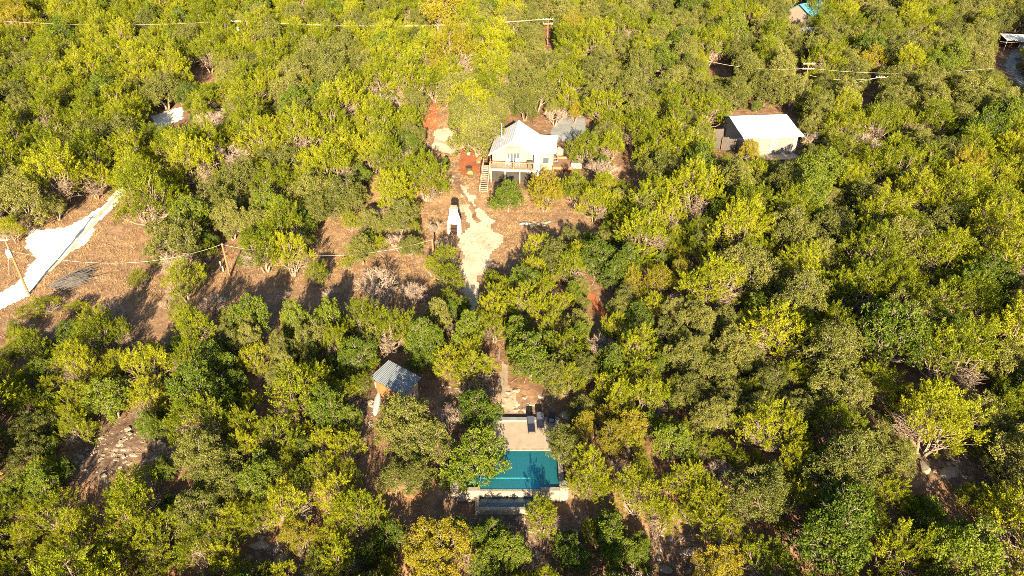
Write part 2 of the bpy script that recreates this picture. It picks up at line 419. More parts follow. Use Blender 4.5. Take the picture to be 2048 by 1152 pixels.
# pool corners in metres
PX0, PX1, PXL, PY0, PY1 = -4.85, 4.30, 2.55, 44.25, 48.95
def axis_lines(lo, hi, step, extra):
    a = list(np.arange(lo, hi + step / 2, step))
    a = [v for v in a if all(abs(v - e) > 0.12 for e in extra)] + list(extra)
    return np.array(sorted(a))
gx = axis_lines(-150, 150, 0.75, [PX0 - 0.05, PX0 - 0.30, PX1 + 0.05, PX1 + 0.30])
gy = axis_lines(18, 250, 0.75, [PY0 - 0.05, PY0 - 0.36, PY1 + 0.10, PY1 + 0.40, 42.3, 42.45])
gx = np.concatenate([[-6000, -2500, -900, -400, -220], gx, [220, 400, 900, 2500, 6000]])
gy = np.concatenate([[-3000, -900, -300, -80, -20], gy, [290, 360, 500, 900, 2500, 7000]])
def poly_soft(polys, X, Y, w=1.6):
    jx = X + (vnoise(X, Y, 2.2, 3) - 0.5) * w * 2.2; jy = Y + (vnoise(X, Y, 2.2, 5) - 0.5) * w * 2.2
    r = np.zeros(X.shape)
    for p in polys:
        acc = np.zeros(X.shape)
        for dx, dy in ((0, 0), (w, 0), (-w, 0), (0, w), (0, -w)):
            acc += inside(p, jx + dx, jy + dy)
        r = np.maximum(r, acc / 5)
    return r
X, Y = np.meshgrid(gx, gy)
Xc = np.clip(X, -260, 260); Yc = np.clip(Y, -40, 330)
Z = height(Xc, Yc) + (vnoise(X, Y, 1.7, 1) - 0.5) * 0.14 * sstep(6, 9, np.hypot(X, (Y - 48) * 1.0))
ro = poly_soft(ROCKS, X, Y)
Z += ro * (np.floor(vnoise(X, Y, 3.1, 9) * 4) / 4 - 0.4) * 0.5 * sstep(6.2, 9, np.hypot(X, (Y - 48)))
inpool = (X > PX0 - 0.1) & (X < PX1 + 0.1) & (Y > PY0 - 0.1) & (Y < PY1 + 0.15)
Z = np.where(inpool, -2.1, Z)
Z = np.where((X > PX0 - 0.2) & (X < PX1 + 0.4) & (Y <= PY0 - 0.1) & (Y > 42.0), np.minimum(Z, -1.35), Z)
V = np.stack([X, Y, Z], -1).reshape(-1, 3)
ny, nx = X.shape
idx = np.arange(nx * ny).reshape(ny, nx)
Q = np.stack([idx[:-1, :-1], idx[:-1, 1:], idx[1:, 1:], idx[1:, :-1]], -1).reshape(-1, 4)
me = bpy.data.meshes.new("ground")
me.vertices.add(len(V)); me.vertices.foreach_set("co", V.astype(np.float32).ravel())
me.loops.add(Q.size); me.loops.foreach_set("vertex_index", Q.astype(np.int32).ravel())
me.polygons.add(len(Q)); me.polygons.foreach_set("loop_start", np.arange(len(Q), dtype=np.int32) * 4)
me.update(calc_edges=True)
me.polygons.foreach_set("use_smooth", np.ones(len(Q), bool))
for nm, arr in (("dry", poly_soft(DRYSPOTS, X, Y, 2.2)), ("rock", ro)):
    a = me.attributes.new(nm, 'FLOAT', 'POINT'); a.data.foreach_set("value", arr.astype(np.float32).ravel())
me.materials.append(M['ground'])
ground = bpy.data.objects.new("ground", me); C.objects.link(ground); tag(ground, kind="structure")
GX, GY, GZ = gx, gy, Z
def hz(x, y):
    """height of the finished ground sheet"""
    x = np.atleast_1d(np.asarray(x, float)); y = np.atleast_1d(np.asarray(y, float))
    i = np.clip(np.searchsorted(GX, x) - 1, 0, nx - 2); j = np.clip(np.searchsorted(GY, y) - 1, 0, ny - 2)
    fx = (x - GX[i]) / (GX[i + 1] - GX[i]); fy = (y - GY[j]) / (GY[j + 1] - GY[j])
    return (GZ[j, i] * (1 - fx) + GZ[j, i + 1] * fx) * (1 - fy) + (GZ[j + 1, i] * (1 - fx) + GZ[j + 1, i + 1] * fx) * fy
def h1(x, y): return float(hz(x, y)[0])

def drape(name, poly, mat, lift=0.02, step=0.3, ragged=0.6, ns=1.3, seed=0, label=None):
    """a surface laid on the ground inside a plan polygon, its edge broken up"""
    p = np.array(poly); x = np.arange(p[:, 0].min() - 1.5, p[:, 0].max() + 1.5, step); y = np.arange(p[:, 1].min() - 1.5, p[:, 1].max() + 1.5, step)
    X, Y = np.meshgrid(x, y)
    jx = X + (vnoise(X, Y, ns, seed) - 0.5) * 2 * ragged + (vnoise(X, Y, ns * 3.3, seed + 7) - 0.5) * 2 * ragged
    jy = Y + (vnoise(X, Y, ns, seed + 3) - 0.5) * 2 * ragged + (vnoise(X, Y, ns * 3.3, seed + 9) - 0.5) * 2 * ragged
    ins = inside(poly, jx, jy)
    keep = ins[:-1, :-1] & ins[1:, :-1] & ins[1:, 1:] & ins[:-1, 1:]
    Z = hz(X.ravel(), Y.ravel()).reshape(X.shape) + lift
    ny, nx = X.shape; idx = np.arange(nx * ny).reshape(ny, nx)
    Q = np.stack([idx[:-1, :-1], idx[:-1, 1:], idx[1:, 1:], idx[1:, :-1]], -1)[keep]
    used = np.unique(Q); remap = np.full(nx * ny, -1); remap[used] = np.arange(len(used))
    V = np.stack([X, Y, Z], -1).reshape(-1, 3)[used]; Q = remap[Q]
    me = bpy.data.meshes.new(name); me.from_pydata(V.tolist(), [], Q.tolist()); me.update()
    me.polygons.foreach_set("use_smooth", [True] * len(me.polygons)); me.materials.append(mat)
    o = bpy.data.objects.new(name, me); C.objects.link(o); tag(o, kind="structure")
    return o

ROAD = W([(-160, 720), (-60, 630), (0, 583), (42, 552), (56, 527), (61, 507), (49, 496), (51, 465), (75, 456), (104, 458), (135, 452), (177, 431), (224, 392), (250, 368), (262, 350), (296, 300), (306, 262), (303, 232), (330, 222), (364, 214), (368, 236), (330, 254), (312, 300), (270, 372), (245, 400), (208, 439), (169, 488), (130, 520), (78, 569), (52, 595), (0, 621), (-60, 670), (-160, 770)])
drape("white_gravel_road", ROAD, M['white_gravel'], 0.03, 0.35, 0.35, seed=2)
DRIVE = W([(898, 345), (908, 340), (925, 365), (950, 395), (965, 425), (990, 450), (1000, 480), (985, 520), (975, 560), (972, 600), (960, 640), (940, 640), (935, 600), (928, 560), (918, 520), (912, 490), (925, 470), (935, 440), (925, 400), (905, 365)])
drape("gravel_driveway", DRIVE, M['tan_gravel'], 0.03, 0.3, 0.8, seed=5)
def strip(pts, w):
    q = [at(*p)[:2] for p in pts]; L_ = []; R_s = []
    for i, p in enumerate(q):
        d = np.array(q[min(i + 1, len(q) - 1)]) - np.array(q[max(i - 1, 0)]); n = np.array([-d[1], d[0]]) / np.hypot(*d) * w / 2
        L_.append(tuple(p + n)); R_s.append(tuple(p - n))
    return L_ + R_s[::-1]
drape("verge_strip", strip([(95, 545), (150, 492), (190, 442), (228, 398), (244, 385)], 0.75), M['tan_gravel'], 0.045, 0.18, 0.18, ns=.7, seed=33)
drape("grass_strip", strip([(908, 356), (926, 388), (944, 420), (955, 445)], 1.0), M['ground'], 0.045, 0.2, 0.35, ns=.7, seed=35)
DRIVE2 = W([(862, 262), (900, 258), (925, 275), (922, 305), (890, 310), (862, 300)])
drape("gravel_turnaround", DRIVE2, M['tan_gravel'], 0.03, 0.3, 0.6, seed=8)
MULCH = W([(924, 295), (945, 288), (955, 305), (962, 330), (955, 345), (935, 352), (920, 345), (918, 320)])
drape("mulch_bed", MULCH, M['mulch'], 0.035, 0.25, 0.4, seed=11)
drape("red_earth_track", W([(845, 265), (850, 225), (862, 205), (878, 208), (882, 240), (870, 262)]), M['mulch'], 0.03, 0.3, 0.6, seed=12)
drape("red_earth_path", W([(1178, 585), (1192, 585), (1205, 615), (1225, 640), (1215, 660), (1195, 640), (1182, 610)]), M['mulch'], 0.03, 0.25, 0.4, seed=14)
PATH = W([(984, 690), (992, 690), (1005, 720), (1030, 760), (1042, 800), (1045, 832), (1005, 834), (992, 800), (1000, 760), (990, 720)])
drape("worn_stone_path", PATH, M['flag'], 0.03, 0.22, 0.5, ns=0.8, seed=17)
drape("grey_lane", W([(2005, 130), (2030, 92), (2060, 80), (2120, 85), (2120, 120), (2060, 110), (2035, 120), (2045, 150), (2070, 175), (2040, 175)]), M['asphalt'], 0.03, 0.5, 0.4, seed=19)
drape("concrete_pad", W([(1098, 262), (1120, 236), (1172, 228), (1174, 268), (1140, 285), (1105, 285)]), M['greyconc'], 0.04, 0.3, 0.12, seed=21)

# ------------------------------------------------------------------ helpers for built things
def put(mb, name, mat, parent, **kw):
    """mb holds world coordinates; link it under parent"""
    Mx = Matrix.Translation(parent.location) @ Euler(parent.rotation_euler).to_matrix().to_4x4()
    mb.xform(Mx.inverted())
    return mb.build(name, mat, parent, **kw)
def flip(mb):
    """plan polygon prism -> the polygon stands upright (x, z) and is extruded along y"""
    mb.v = [(a, c, b) for a, b, c in mb.v]; return mb

# ------------------------------------------------------------------ swimming pool
pool = thing("swimming_pool", "teal swimming pool with pale stone rim, shallow ledge and spill wall", "swimming pool", (0, PY0, 0))
m = MB(); m.box(((PX0 + PXL) / 2, (PY0 + PY1) / 2, -0.80), (PXL - PX0 + 0.5, PY1 - PY0 + 0.4, 0.1))
m.box((PX0 - 0.06, (PY0 + PY1) / 2, -0.85), (0.12, PY1 - PY0, 1.3)); m.box(((PX0 + PXL) / 2, PY1 + 0.06, -0.85), (PXL - PX0 + 0.2, 0.12, 1.3))
m.box(((PX0 + PXL) / 2, PY0 - 0.06, -0.85), (PXL - PX0 + 0.2, 0.12, 1.3))
put(m, "basin", M['plaster'], pool)
m = MB(); m.box(((PXL + PX1) / 2 + 0.03, (PY0 + PY1) / 2, -0.80), (PX1 - PXL, PY1 - PY0, 0.9)); put(m, "ledge", M['ledge'], pool)
m = MB(); m.prism([(PX0, PY0), (PX1, PY0), (PX1, PY1), (PX0, PY1)], -0.16, -0.12); m.f = [m.f[1]]; put(m, "water", M['water'], pool)
m = MB(); m.box((0, PY1 + 0.11, -0.04), (PX1 - PX0 + 0.5, 0.22, 0.12)); put(m, "far_coping", M['limestone'], pool, bevel=0.012)
m = MB(); m.box((PX0 - 0.17, (PY0 + PY1) / 2 + 0.15, -0.55), (0.36, PY1 - PY0 - 0.1, 1.36)); put(m, "side_wall", M['limestone'], pool, bevel=0.02)
m = MB(); m.box((PX1 + 0.22, (PY0 + PY1) / 2 + 0.2, -0.45), (0.44, PY1 - PY0 - 0.1, 1.62)); put(m, "side_wall", M['limestone'], pool, bevel=0.02)
xs0, xs1 = PX0 + 1.95, PXL + 0.02
m = MB(); m.box(((xs0 + xs1) / 2, PY0 - 0.20, -0.82), (xs1 - xs0, 0.28, 1.37)); put(m, "spill_wall", M['limestone'], pool, bevel=0.015)
for a, b in ((PX0 - 0.05, xs0 - 0.004), (xs1 + 0.004, PX1 + 0.02)):
    m = MB(); m.box(((a + b) / 2, PY0 - 0.19, -0.70), (b - a, 0.46, 1.50)); put(m, "raised_coping", M['limestone'], pool, bevel=0.02)
m = MB(); bx0, bx1 = -2.95, 2.3
m.box((bx0 - 0.17, 43.12, -1.05), (0.34, 1.72, 0.95)); m.box((bx1 + 0.17, 43.12, -1.05), (0.34, 1.72, 0.95)); m.box(((bx0 + bx1) / 2, 42.42, -1.05), (bx1 - bx0 - 0.004, 0.32, 0.9))
put(m, "catch_basin", M['limestone'], pool, bevel=0.015)
m = MB(); m.prism([(bx0, 42.6), (bx1, 42.6), (bx1, 43.88), (bx0, 43.88)], -1.12, -1.05); put(m, "catch_floor", M['ledge'], pool)
m = MB(); m.prism([(bx0, 42.58), (bx1, 42.58), (bx1, 43.9), (bx0, 43.9)], -0.9, -0.86); m.f = [m.f[1]]; put(m, "catch_water", M['shallow_water'], pool)

def pillar(x, y, h, lab, base):
    t = thing("stone_pillar", lab, "pillar", (x, y, base), 0, "pillars at the pool corners")
    MB().box((0, 0, (h - 0.1) / 2), (0.74, 0.74, h - 0.1)).build("shaft", M['limestone'], t, bevel=0.02)
    MB().box((0, 0, h - 0.045), (0.84, 0.84, 0.085)).build("cap", M['limestone'], t, bevel=0.015)
    b = thing("fire_bowl", "round dark bowl standing on the " + ("short stone pillar by the pool's hidden end" if x < 0 else "tall stone pillar by the shallow ledge"), "bowl", (x, y, base + h), 0, "bowls on the pool pillars")
    bowl = MB().tube([(0, 0, 0), (0, 0, 0.10), (0, 0, 0.24), (0, 0, 0.27)], [0.15, 0.25, 0.34, 0.35], 20).build("bowl", M['iron'], b, smooth=False)
    MB().tube([(0, 0, 0.262), (0, 0, 0.285)], [0.29, 0.27], 18).build("ash", M['greyconc'], b)
pillar(-5.15, PY0 - 0.10, 1.95, "short square limestone pillar at the tree-hidden pool corner", -1.5)
pillar(4.72, PY0 - 0.18, 2.3, "tall square limestone pillar at the pool corner by the shallow ledge", -1.75)

deck = thing("pool_deck", "pale concrete pool deck with two loungers on it", "deck", (1.0, 51.2, 0))
put(MB().box((1.0, 51.02, -0.05), (7.6, 3.7, 0.18)), "slab", M['concrete'], deck, bevel=0.01)
put(MB().box((1.0, 53.13, 0.03), (7.6, 0.5, 0.34)), "kerb", M['greyconc'], deck, bevel=0.02)

def lounger(x, y, rz, lab):
    t = thing("sun_lounger", lab, "sun lounger", (x, y, 0.045), rz, "loungers on the pool deck")
    f = MB(); f.box((-0.33, -0.1, 0.25), (0.05, 1.75, 0.06)); f.box((0.33, -0.1, 0.25), (0.05, 1.75, 0.06))
    for k in range(6): f.box((0, -0.9 + 0.32 * k, 0.26), (0.62, 0.05, 0.03))
    f.build("frame", M['iron'], t)
    for sx in (-0.33, 0.33):
        for sy in (-0.85, 0.65): MB().box((sx, sy, 0.11), (0.05, 0.05, 0.22)).build("leg", M['iron'], t)
    MB().box((0, -0.42, 0.34), (0.70, 1.15, 0.11)).build("seat_cushion", M['navy'], t, bevel=0.035)
    MB().box((0, 0.42, 0.60), (0.70, 0.85, 0.11), rx=math.radians(52)).build("back_cushion", M['navy'], t, bevel=0.035)
    MB().box((0, 0.60, 0.86), (0.56, 0.22, 0.10), rx=math.radians(52)).build("pillow", M['navy'], t, bevel=0.03)
    return t
lounger(1.92, 52.0, 0.05, "navy sun lounger standing nearer the pool on the deck")
lounger(2.85, 52.6, 0.03, "navy sun lounger set farther back beside the other one on the deck")
t = thing("deck_chair", "dark patio armchair with a grey cushion at the deck corner", "chair", (3.95, 52.55, 0.045), -0.25)
MB().box((0, 0, 0.42), (0.66, 0.62, 0.10)).build("seat", M['navy'], t, bevel=0.02)
MB().box((0, 0.36, 0.75), (0.68, 0.09, 0.75), rx=-0.2).build("backrest", M['navy'], t, bevel=0.02)
MB().box((0, -0.02, 0.50), (0.5, 0.45, 0.08)).build("cushion", M['greyconc'], t, bevel=0.02)
for sx in (-0.36, 0.36): MB().box((sx, 0.0, 0.62), (0.07, 0.66, 0.05)).build("armrest", M['iron'], t)
for sx in (-0.33, 0.33):
    for sy in (-0.28, 0.3): MB().box((sx, sy, 0.29), (0.05, 0.05, 0.58)).build("leg", M['iron'], t)

# ------------------------------------------------------------------ boulders
def boulder_mesh(sx, sy, sz, seed):
    bm = bmesh.new(); bmesh.ops.create_icosphere(bm, subdivisions=2, radius=1.0)
    r = random.Random(seed)
    cuts = [(Vector((r.uniform(-1, 1), r.uniform(-1, 1), r.uniform(-.3, 1))).normalized(), r.uniform(0.55, 0.9)) for _ in range(9)]
    for v in bm.verts:
        for n, d in cuts:
            k = v.co.dot(n) - d
            if k > 0: v.co -= n * k
        v.co *= 1 + r.uniform(-0.05, 0.05)
        v.co.x *= sx; v.co.y *= sy; v.co.z *= sz
    me = bpy.data.meshes.new("boulder"); bm.to_mesh(me); bm.free(); me.materials.append(M['rock']); return me
bmeshes = [boulder_mesh(1, 0.7, 0.5, s) for s in range(6)]
def boulder(px, py, s, lab, grp=None, mat=None, k=0, rz=0.0, name="boulder", sq=(1, 1, 1)):
    p = at(px, py); o = bpy.data.objects.new(name, bmeshes[k % 6]); C.objects.link(o)
    o.location = (p[0], p[1], h1(p[0], p[1]) + 0.12 * s); o.scale = (s * sq[0], s * sq[1], s * sq[2]); o.rotation_euler = (0, 0, rz)
    if mat: o.material_slots[0].link = 'OBJECT'; o.material_slots[0].material = mat
    return tag(o, lab, "rock", grp)
boulder(1131, 830, 0.95, "big pale limestone block beside the pool deck corner", mat=M['limestone'], k=1, rz=-0.7, sq=(1, 1, 0.9))
for i, (px, py, s) in enumerate([(1065, 452, .5), (1076, 449, .45), (1084, 447, .55), (1092, 446, .4), (1098, 444, .35), (1070, 445, .4), (1087, 452, .4)]):
    boulder(px, py, s, ["flat grey stone in the row beyond the gravel drive, nearest the grey slab", "second grey stone from the grey slab in the row by the drive", "largest grey stone in the row across the yard",
        "small stone near the far end of the grey stone row", "last small stone at the far end of the grey stone row", "stone lying behind the grey row in the yard", "stone lying in front of the grey row in the yard"][i],
        "grey stones across the yard", k=i, rz=i * 1.1)
boulder(1052, 449, 0.85, "long flat grey slab at the head of the yard stone row", mat=M['greyconc'], k=4, rz=0.1, sq=(1.3, 0.8, 0.5), name="stone_slab")
for i, (px, py, s, lab) in enumerate([(520, 1090, .8, "broad pale slab in the lower clearing, left end"), (560, 1120, .8, "long broken slab in the middle of the lower clearing"), (600, 1095, .7, "pale slab at the right end of the lower clearing"),
        (1330, 1140, .6, "grey slab on the rocky ground at the lower edge right of the pool"), (1375, 1100, .75, "wide flat limestone ledge below the junipers right of the pool"), (1445, 1075, 0.9, "pale upright rock under the junipers near the lower edge"),
        (1705, 1055, .7, "grey brown boulder on the lower right slope"), (1630, 1110, .6, "dark boulder in a gap of the lower right wood"), (1990, 1110, .7, "pale broken rock at the lower right corner"), (1960, 1140, 0.8, "small pale rock at the lower right corner"),
        (115, 1140, .9, "brown boulder half hidden near the lower left corner"), (1900, 945, 1.0, "pale ledge stone on the right hand rocky slope"), (1850, 935, 0.8, "small ledge stone on the right hand rocky slope")]):
    boulder(px, py, s, lab, "boulders in the wood", k=i, rz=i * 0.9, sq=(1.2, 1, 0.7))

# ------------------------------------------------------------------ tin roofed shed
sx_, sy_ = -11.9, 55.95; sz_ = h1(sx_, sy_)
shed = thing("garden_shed", "small wooden shed with a sloping ribbed grey tin roof", "shed", (sx_, sy_, sz_), math.radians(-37.7))
L, Wd, e0, e1 = 4.1, 2.05, 2.0, 2.45
def quadwall(mb, a, b, z0, za, zb, t=0.08):
    d = Vector((b[0] - a[0], b[1] - a[1])); n = Vector((-d.y, d.x)).normalized() * t
    mb.prism([(a[0], a[1]), (b[0], b[1]), (b[0] + n.x, b[1] + n.y), (a[0] + n.x, a[1] + n.y)], z0, [za, zb, zb, za]); return mb
quadwall(MB(), (-L / 2, -Wd / 2), (L / 2 - 0.75, -Wd / 2), -0.4, e0, e0).build("board_wall", M['ochre'], shed)
quadwall(MB(), (L / 2, -Wd / 2 + 0.08), (L / 2, Wd / 2 - 0.08), -0.4, e0 + 0.02, e1 - 0.02).build("plank_wall", M['plank'], shed)
quadwall(MB(), (L / 2, Wd / 2), (-L / 2, Wd / 2), -0.4, e1, e1).build("rear_wall", M['plank'], shed)
quadwall(MB(), (-L / 2, Wd / 2 - 0.08), (-L / 2, -Wd / 2 + 0.08), -0.4, e1 - 0.02, e0 + 0.02).build("side_wall", M['plank'], shed)
dr = quadwall(MB(), (L / 2 - 0.74, -Wd / 2 + 0.03), (L / 2 - 0.01, -Wd / 2 + 0.03), -0.1, e0 - 0.1, e0 - 0.1, 0.05).build("door", M['greywood'], shed)
MB().box((L / 2 - 0.62, -Wd / 2 + 0.0, 0.85), (0.04, 0.05, 0.12)).build("handle", M['iron'], dr)
MB().box((L / 2 - 0.37, -Wd / 2 + 0.01, 1.35), (0.42, 0.04, 0.5)).build("pane", M['glass'], dr)
rb = MB(); nseg = 44; ox, oy0, oy1 = 0.35, 0.30, 0.35
xs = np.linspace(-L / 2 - ox, L / 2 + ox, nseg * 2 + 1); sl = (e1 - e0) / Wd
za, zb = e0 + 0.05 - sl * oy0, e1 + 0.05 + sl * oy1
b0 = 0
for i, x in enumerate(xs):
    dz = 0.085 if i % 4 == 0 else 0.0
    rb.v += [(x, -Wd / 2 - oy0, za + dz), (x, Wd / 2 + oy1, zb + dz), (x, Wd / 2 + oy1, zb + dz - 0.02), (x, -Wd / 2 - oy0, za + dz - 0.02)]
for i in range(len(xs) - 1):
    a, b = i * 4, i * 4 + 4
    rb.f += [(a, b, b + 1, a + 1), (a + 3, a + 2, b + 2, b + 3), (a, a + 3, b + 3, b), (a + 1, b + 1, b + 2, a + 2)]
rb.build("roof", M['tin'], shed)
MB().box((0, -Wd / 2 - 0.20, e0 - 0.10), (L + 0.3, 0.06, 0.12)).build("fascia", M['dark'], shed)
sg = thing("wall_sign", "small red and white sign hung on the shed's plank wall", "sign", (0, 0, 0))
off = Matrix.Translation(shed.location) @ Matrix.Rotation(math.radians(-37.7), 4, 'Z')
sp = off @ Vector((L / 2 + 0.09, -0.1, 1.2)); sg.location = sp; sg.rotation_euler = (0, 0, math.radians(-37.7))
MB().box((0.005, 0, 0), (0.03, 0.95, 0.42)).build("board", M['white_paint'], sg)
MB().box((0.026, -0.28, 0.05), (0.014, 0.24, 0.3)).build("red_patch", M['red'], sg); MB().box((0.026, 0.25, 0.05), (0.014, 0.3, 0.3)).build("red_patch", M['red'], sg)
for k, (dx, dy, lab) in enumerate([(-2.75, -0.3, "dark metal drum beside the shed's ochre wall"), (-2.7, 0.55, "second metal drum farther along the shed's side")]):
    q = off @ Vector((dx, dy, 0)); dz = h1(q.x, q.y)
    d = thing("metal_drum", lab, "drum", (q.x, q.y, dz), 0, "drums beside the shed")
    MB().tube([(0, 0, 0), (0, 0, 0.3), (0, 0, 0.31), (0, 0, 0.6), (0, 0, 0.61), (0, 0, 0.88)], [.27, .27, .29, .29, .27, .27], 18).build("body", M['greyconc'], d)
    MB().tube([(0, 0, 0.88), (0, 0, 0.90)], [.285, .285], 18).build("lid", M['iron'], d)

# ------------------------------------------------------------------ canoe
cp = at(754, 809); cz = h1(cp[0], cp[1])
canoe = thing("canoe", "white overturned canoe lying on the ground beside the shed", "canoe", (cp[0], cp[1], cz + 0.02), math.radians(3))
hull = MB(); ns, nr = 25, 11
for i in range(ns):
    u = -1 + 2 * i / (ns - 1); w = 0.37 * max(0.0, 1 - abs(u) ** 2.3) ** 0.75; hh = 0.30 * (1 - 0.55 * u * u) * (1 if abs(u) < 1 else 0.5)
    for j in range(nr):
        a = math.pi * j / (nr - 1)
        hull.v.append((w * math.cos(a), u * 1.9, 0.02 + hh * math.sin(a) ** 0.75 + 0.10 * u * u))
for i in range(ns - 1):
    for j in range(nr - 1): hull.f.append((i * nr + j, i * nr + j + 1, (i + 1) * nr + j + 1, (i + 1) * nr + j))
hull.build("hull", M['canoe'], canoe, smooth=True)
MB().tube([(0, -1.88 + 3.76 * i / 16, 0.02 + 0.305 * (1 - 0.55 * (-1 + i / 8) ** 2) + 0.10 * (-1 + i / 8) ** 2) for i in range(17)], 0.018, 6).build("keel", M['canoe'], canoe)

# ------------------------------------------------------------------ outdoor fireplace
fp = at(909, 471); fz = h1(fp[0], fp[1])
fire = thing("outdoor_fireplace", "tall white tapered outdoor fireplace with a dark opening by the drive", "fireplace", (fp[0], fp[1] + 0.5, fz), math.radians(-9))
b = MB(); b.box((-0.76, 0, 0.88), (0.2, 1.1, 1.76)); b.box((0.70, 0, 0.88), (0.34, 1.1, 1.76)); b.box((0, 0.48, 0.88), (1.3, 0.14, 1.76)); b.box((0, 0, 1.83), (1.76, 1.16, 0.16))
b.build("hearth_block", M['stucco'], fire, bevel=0.02)
s = MB(); s.prism([(-0.86, -0.56), (0.86, -0.56), (0.86, 0.56), (-0.86, 0.56)], 1.912, 1.92); 
s = MB(); s.box((0, 0, 2.62), (1.7, 1.1, 1.40), taper=0.60); s.box((0, 0, 3.63), (1.02, 0.66, 0.62)); s.build("chimney", M['stucco'], fire, bevel=0.02)
MB().box((0, 0, 3.99), (1.16, 0.8, 0.09)).build("cap", M['plank'], fire, bevel=0.02)
v_ = MB(); v_.box((-0.25, 0, 4.12), (0.12, 0.5, 0.18)); v_.box((0.25, 0, 4.12), (0.12, 0.5, 0.18)); v_.box((0, 0, 4.24), (0.9, 0.6, 0.06)); v_.build("chimney_hood", M['plank'], fire)
MB().box((0, 0.38, 0.85), (1.28, 0.04, 1.6)).build("fireback", M['rust'], fire)
gate = MB(); gate.box((-0.02, -0.5, 0.9), (1.2, 0.04, 0.05))
for k in range(5): gate.box((-0.55 + 0.27 * k, -0.5, 0.45), (0.03, 0.03, 0.9))
gate.build("grate", M['rust'], fire)
MB().box((0, 0.0, 0.08), (1.28, 0.9, 0.16)).build("hearth", M['rust'], fire)

# ------------------------------------------------------------------ house
ho = thing("white_roofed_house", "cream gabled house with a bright white metal roof and raised front deck", "house", (0.25, 104.0, HZ), math.radians(-6))
hw, eav, rid, dep, zd = 3.35, 4.0, 6.45, 8.2, 2.35
sl = (rid - eav) / 3.8
m = flip(MB().prism([(-hw, -0.3), (hw, -0.3), (hw, rid - hw * sl - 0.12), (0, rid - 0.12), (-hw, rid - hw * sl - 0.12)], 0, dep)); m.build("wall", M['cream'], ho)
rf = []
for sgn in (-1, 1):
    r = MB().slab([(0, -0.8, rid), (sgn * 3.85, -0.8, eav), (sgn * 3.85, dep + 0.5, eav), (0, dep + 0.5, rid)], 0.09)
    rf.append(r.build("roof_slope", M['white_roof_y'] if 'white_roof_y' in M else M['white_roof'], ho))
MB().box((0, dep / 2 - 0.15, rid + 0.02), (0.3, dep + 1.35, 0.05)).build("ridge_cap", M['white_paint'], ho)
for sgn in (-1, 1):
    MB().tube([(0, -0.84, rid - 0.08), (sgn * 3.85, -0.84, eav - 0.08)], 0.09, 4).build("barge_board", M['white_paint'], ho)
# gable window with brown frame and bars
wf = MB()
for a, bq in (((-0.05, -0.05, 5.0), (2.1, 0.1, 0.10)), ((-0.05, -0.05, 4.05), (2.1, 0.1, 0.10)), ((-1.05, -0.05, 4.52), (0.10, 0.1, 0.9)), ((0.95, -0.05, 4.52), (0.10, 0.1, 0.9))): wf.box(a, bq)
for k in range(7): wf.box((-0.8 + 0.25 * k, -0.06, 4.52), (0.05, 0.06, 0.9))
w = wf.build("gable_window", M['wood'], ho)
MB().box((-0.05, -0.012, 4.52), (1.9, 0.02, 0.9)).build("pane", M['plank'], w)
pd = MB()
for k in range(5): pd.box((-1.05 + 0.5 * k, -0.04, zd + 0.95), (0.09, 0.08, 1.9))
pd.box((-0.05, -0.04, zd + 1.92), (2.2, 0.08, 0.1))
w = pd.build("patio_door", M['white_paint'], ho)
for k in range(4): MB().box((-0.8 + 0.5 * k, -0.012, zd + 0.95), (0.41, 0.02, 1.8)).build("pane", M['glass'], w)
MB().tube([(0.05, -0.1, 5.45), (0.05, -0.35, 5.35)], 0.10, 8).build("gable_lamp", M['white_paint'], ho)
MB().tube([(-2.5, 5.0, 4.6), (-2.5, 5.0, 7.0)], 0.11, 10).build("stovepipe", M['steel'], ho)
MB().tube([(-2.5, 5.0, 7.0), (-2.5, 5.0, 7.12)], [0.18, 0.12], 10).build("stovepipe_cap", M['steel'], ho)
MB().tube([(-2.2, 1.2, 4.9), (-2.2, 1.2, 5.45)], 0.07, 8).build("vent_pipe", M['steel'], ho)
# wing
wa, wb_, v0, v1 = 3.35, 6.1, 3.6, 7.6
m = MB().prism([(wa + 0.003, v0), (wb_, v0), (wb_, v1), (wa + 0.003, v1)], -0.3, [3.1, 3.1, 4.15, 4.15]); m.build("wing_wall", M['cream'], ho)
MB().slab([(3.0, v0 - 0.45, 3.15), (wb_ + 0.4, v0 - 0.45, 3.15), (wb_ + 0.4, v1 + 0.4, 4.40), (3.0, v1 + 0.4, 4.40)], 0.08).build("wing_roof", M['white_roof'], ho)
w = MB().box((4.9, v0 - 0.03, 1.7), (1.1, 0.06, 1.1)).build("wing_window", M['white_paint'], ho); MB().box((4.9, v0 - 0.07, 1.7), (0.95, 0.03, 0.95)).build("pane", M['glass'], w)
# deck
dk = MB()
for k in range(16): dk.box((0.2, -2.4 + 0.075 + 0.15 * k, zd - 0.03), (7.4, 0.14, 0.05))
dk.build("deck_floor", M['concrete'], ho)
MB().box((0.2, -2.45, zd - 0.17), (7.4, 0.06, 0.24)).build("deck_fascia", M['white_paint'], ho)
for k in range(5): MB().box((-3.3 + 1.75 * k, -1.2, zd - 0.16), (0.08, 2.3, 0.2)).build("joist", M['greywood'], ho)
for x in (-3.3, -1.1, 1.2, 3.4): MB().box((x, -2.2, zd / 2 - 0.26), (0.16, 0.16, zd - 0.02)).build("deck_post", M['greywood'], ho)
MB().box((0, -1.7, 1.0), (6.6, 0.06, 2.3)).build("underdeck_shade_panel", M['dark'], ho)  # dark sheet standing in for the shade under the deck
for x in (-3.4, 0.2, 3.35): MB().box((x, -2.38, zd + 0.6), (0.14, 0.14, 1.2)).build("rail_post", M['wood'], ho)
MB().box((0, -2.38, zd + 1.14), (6.9, 0.12, 0.09)).build("top_rail", M['wood'], ho)
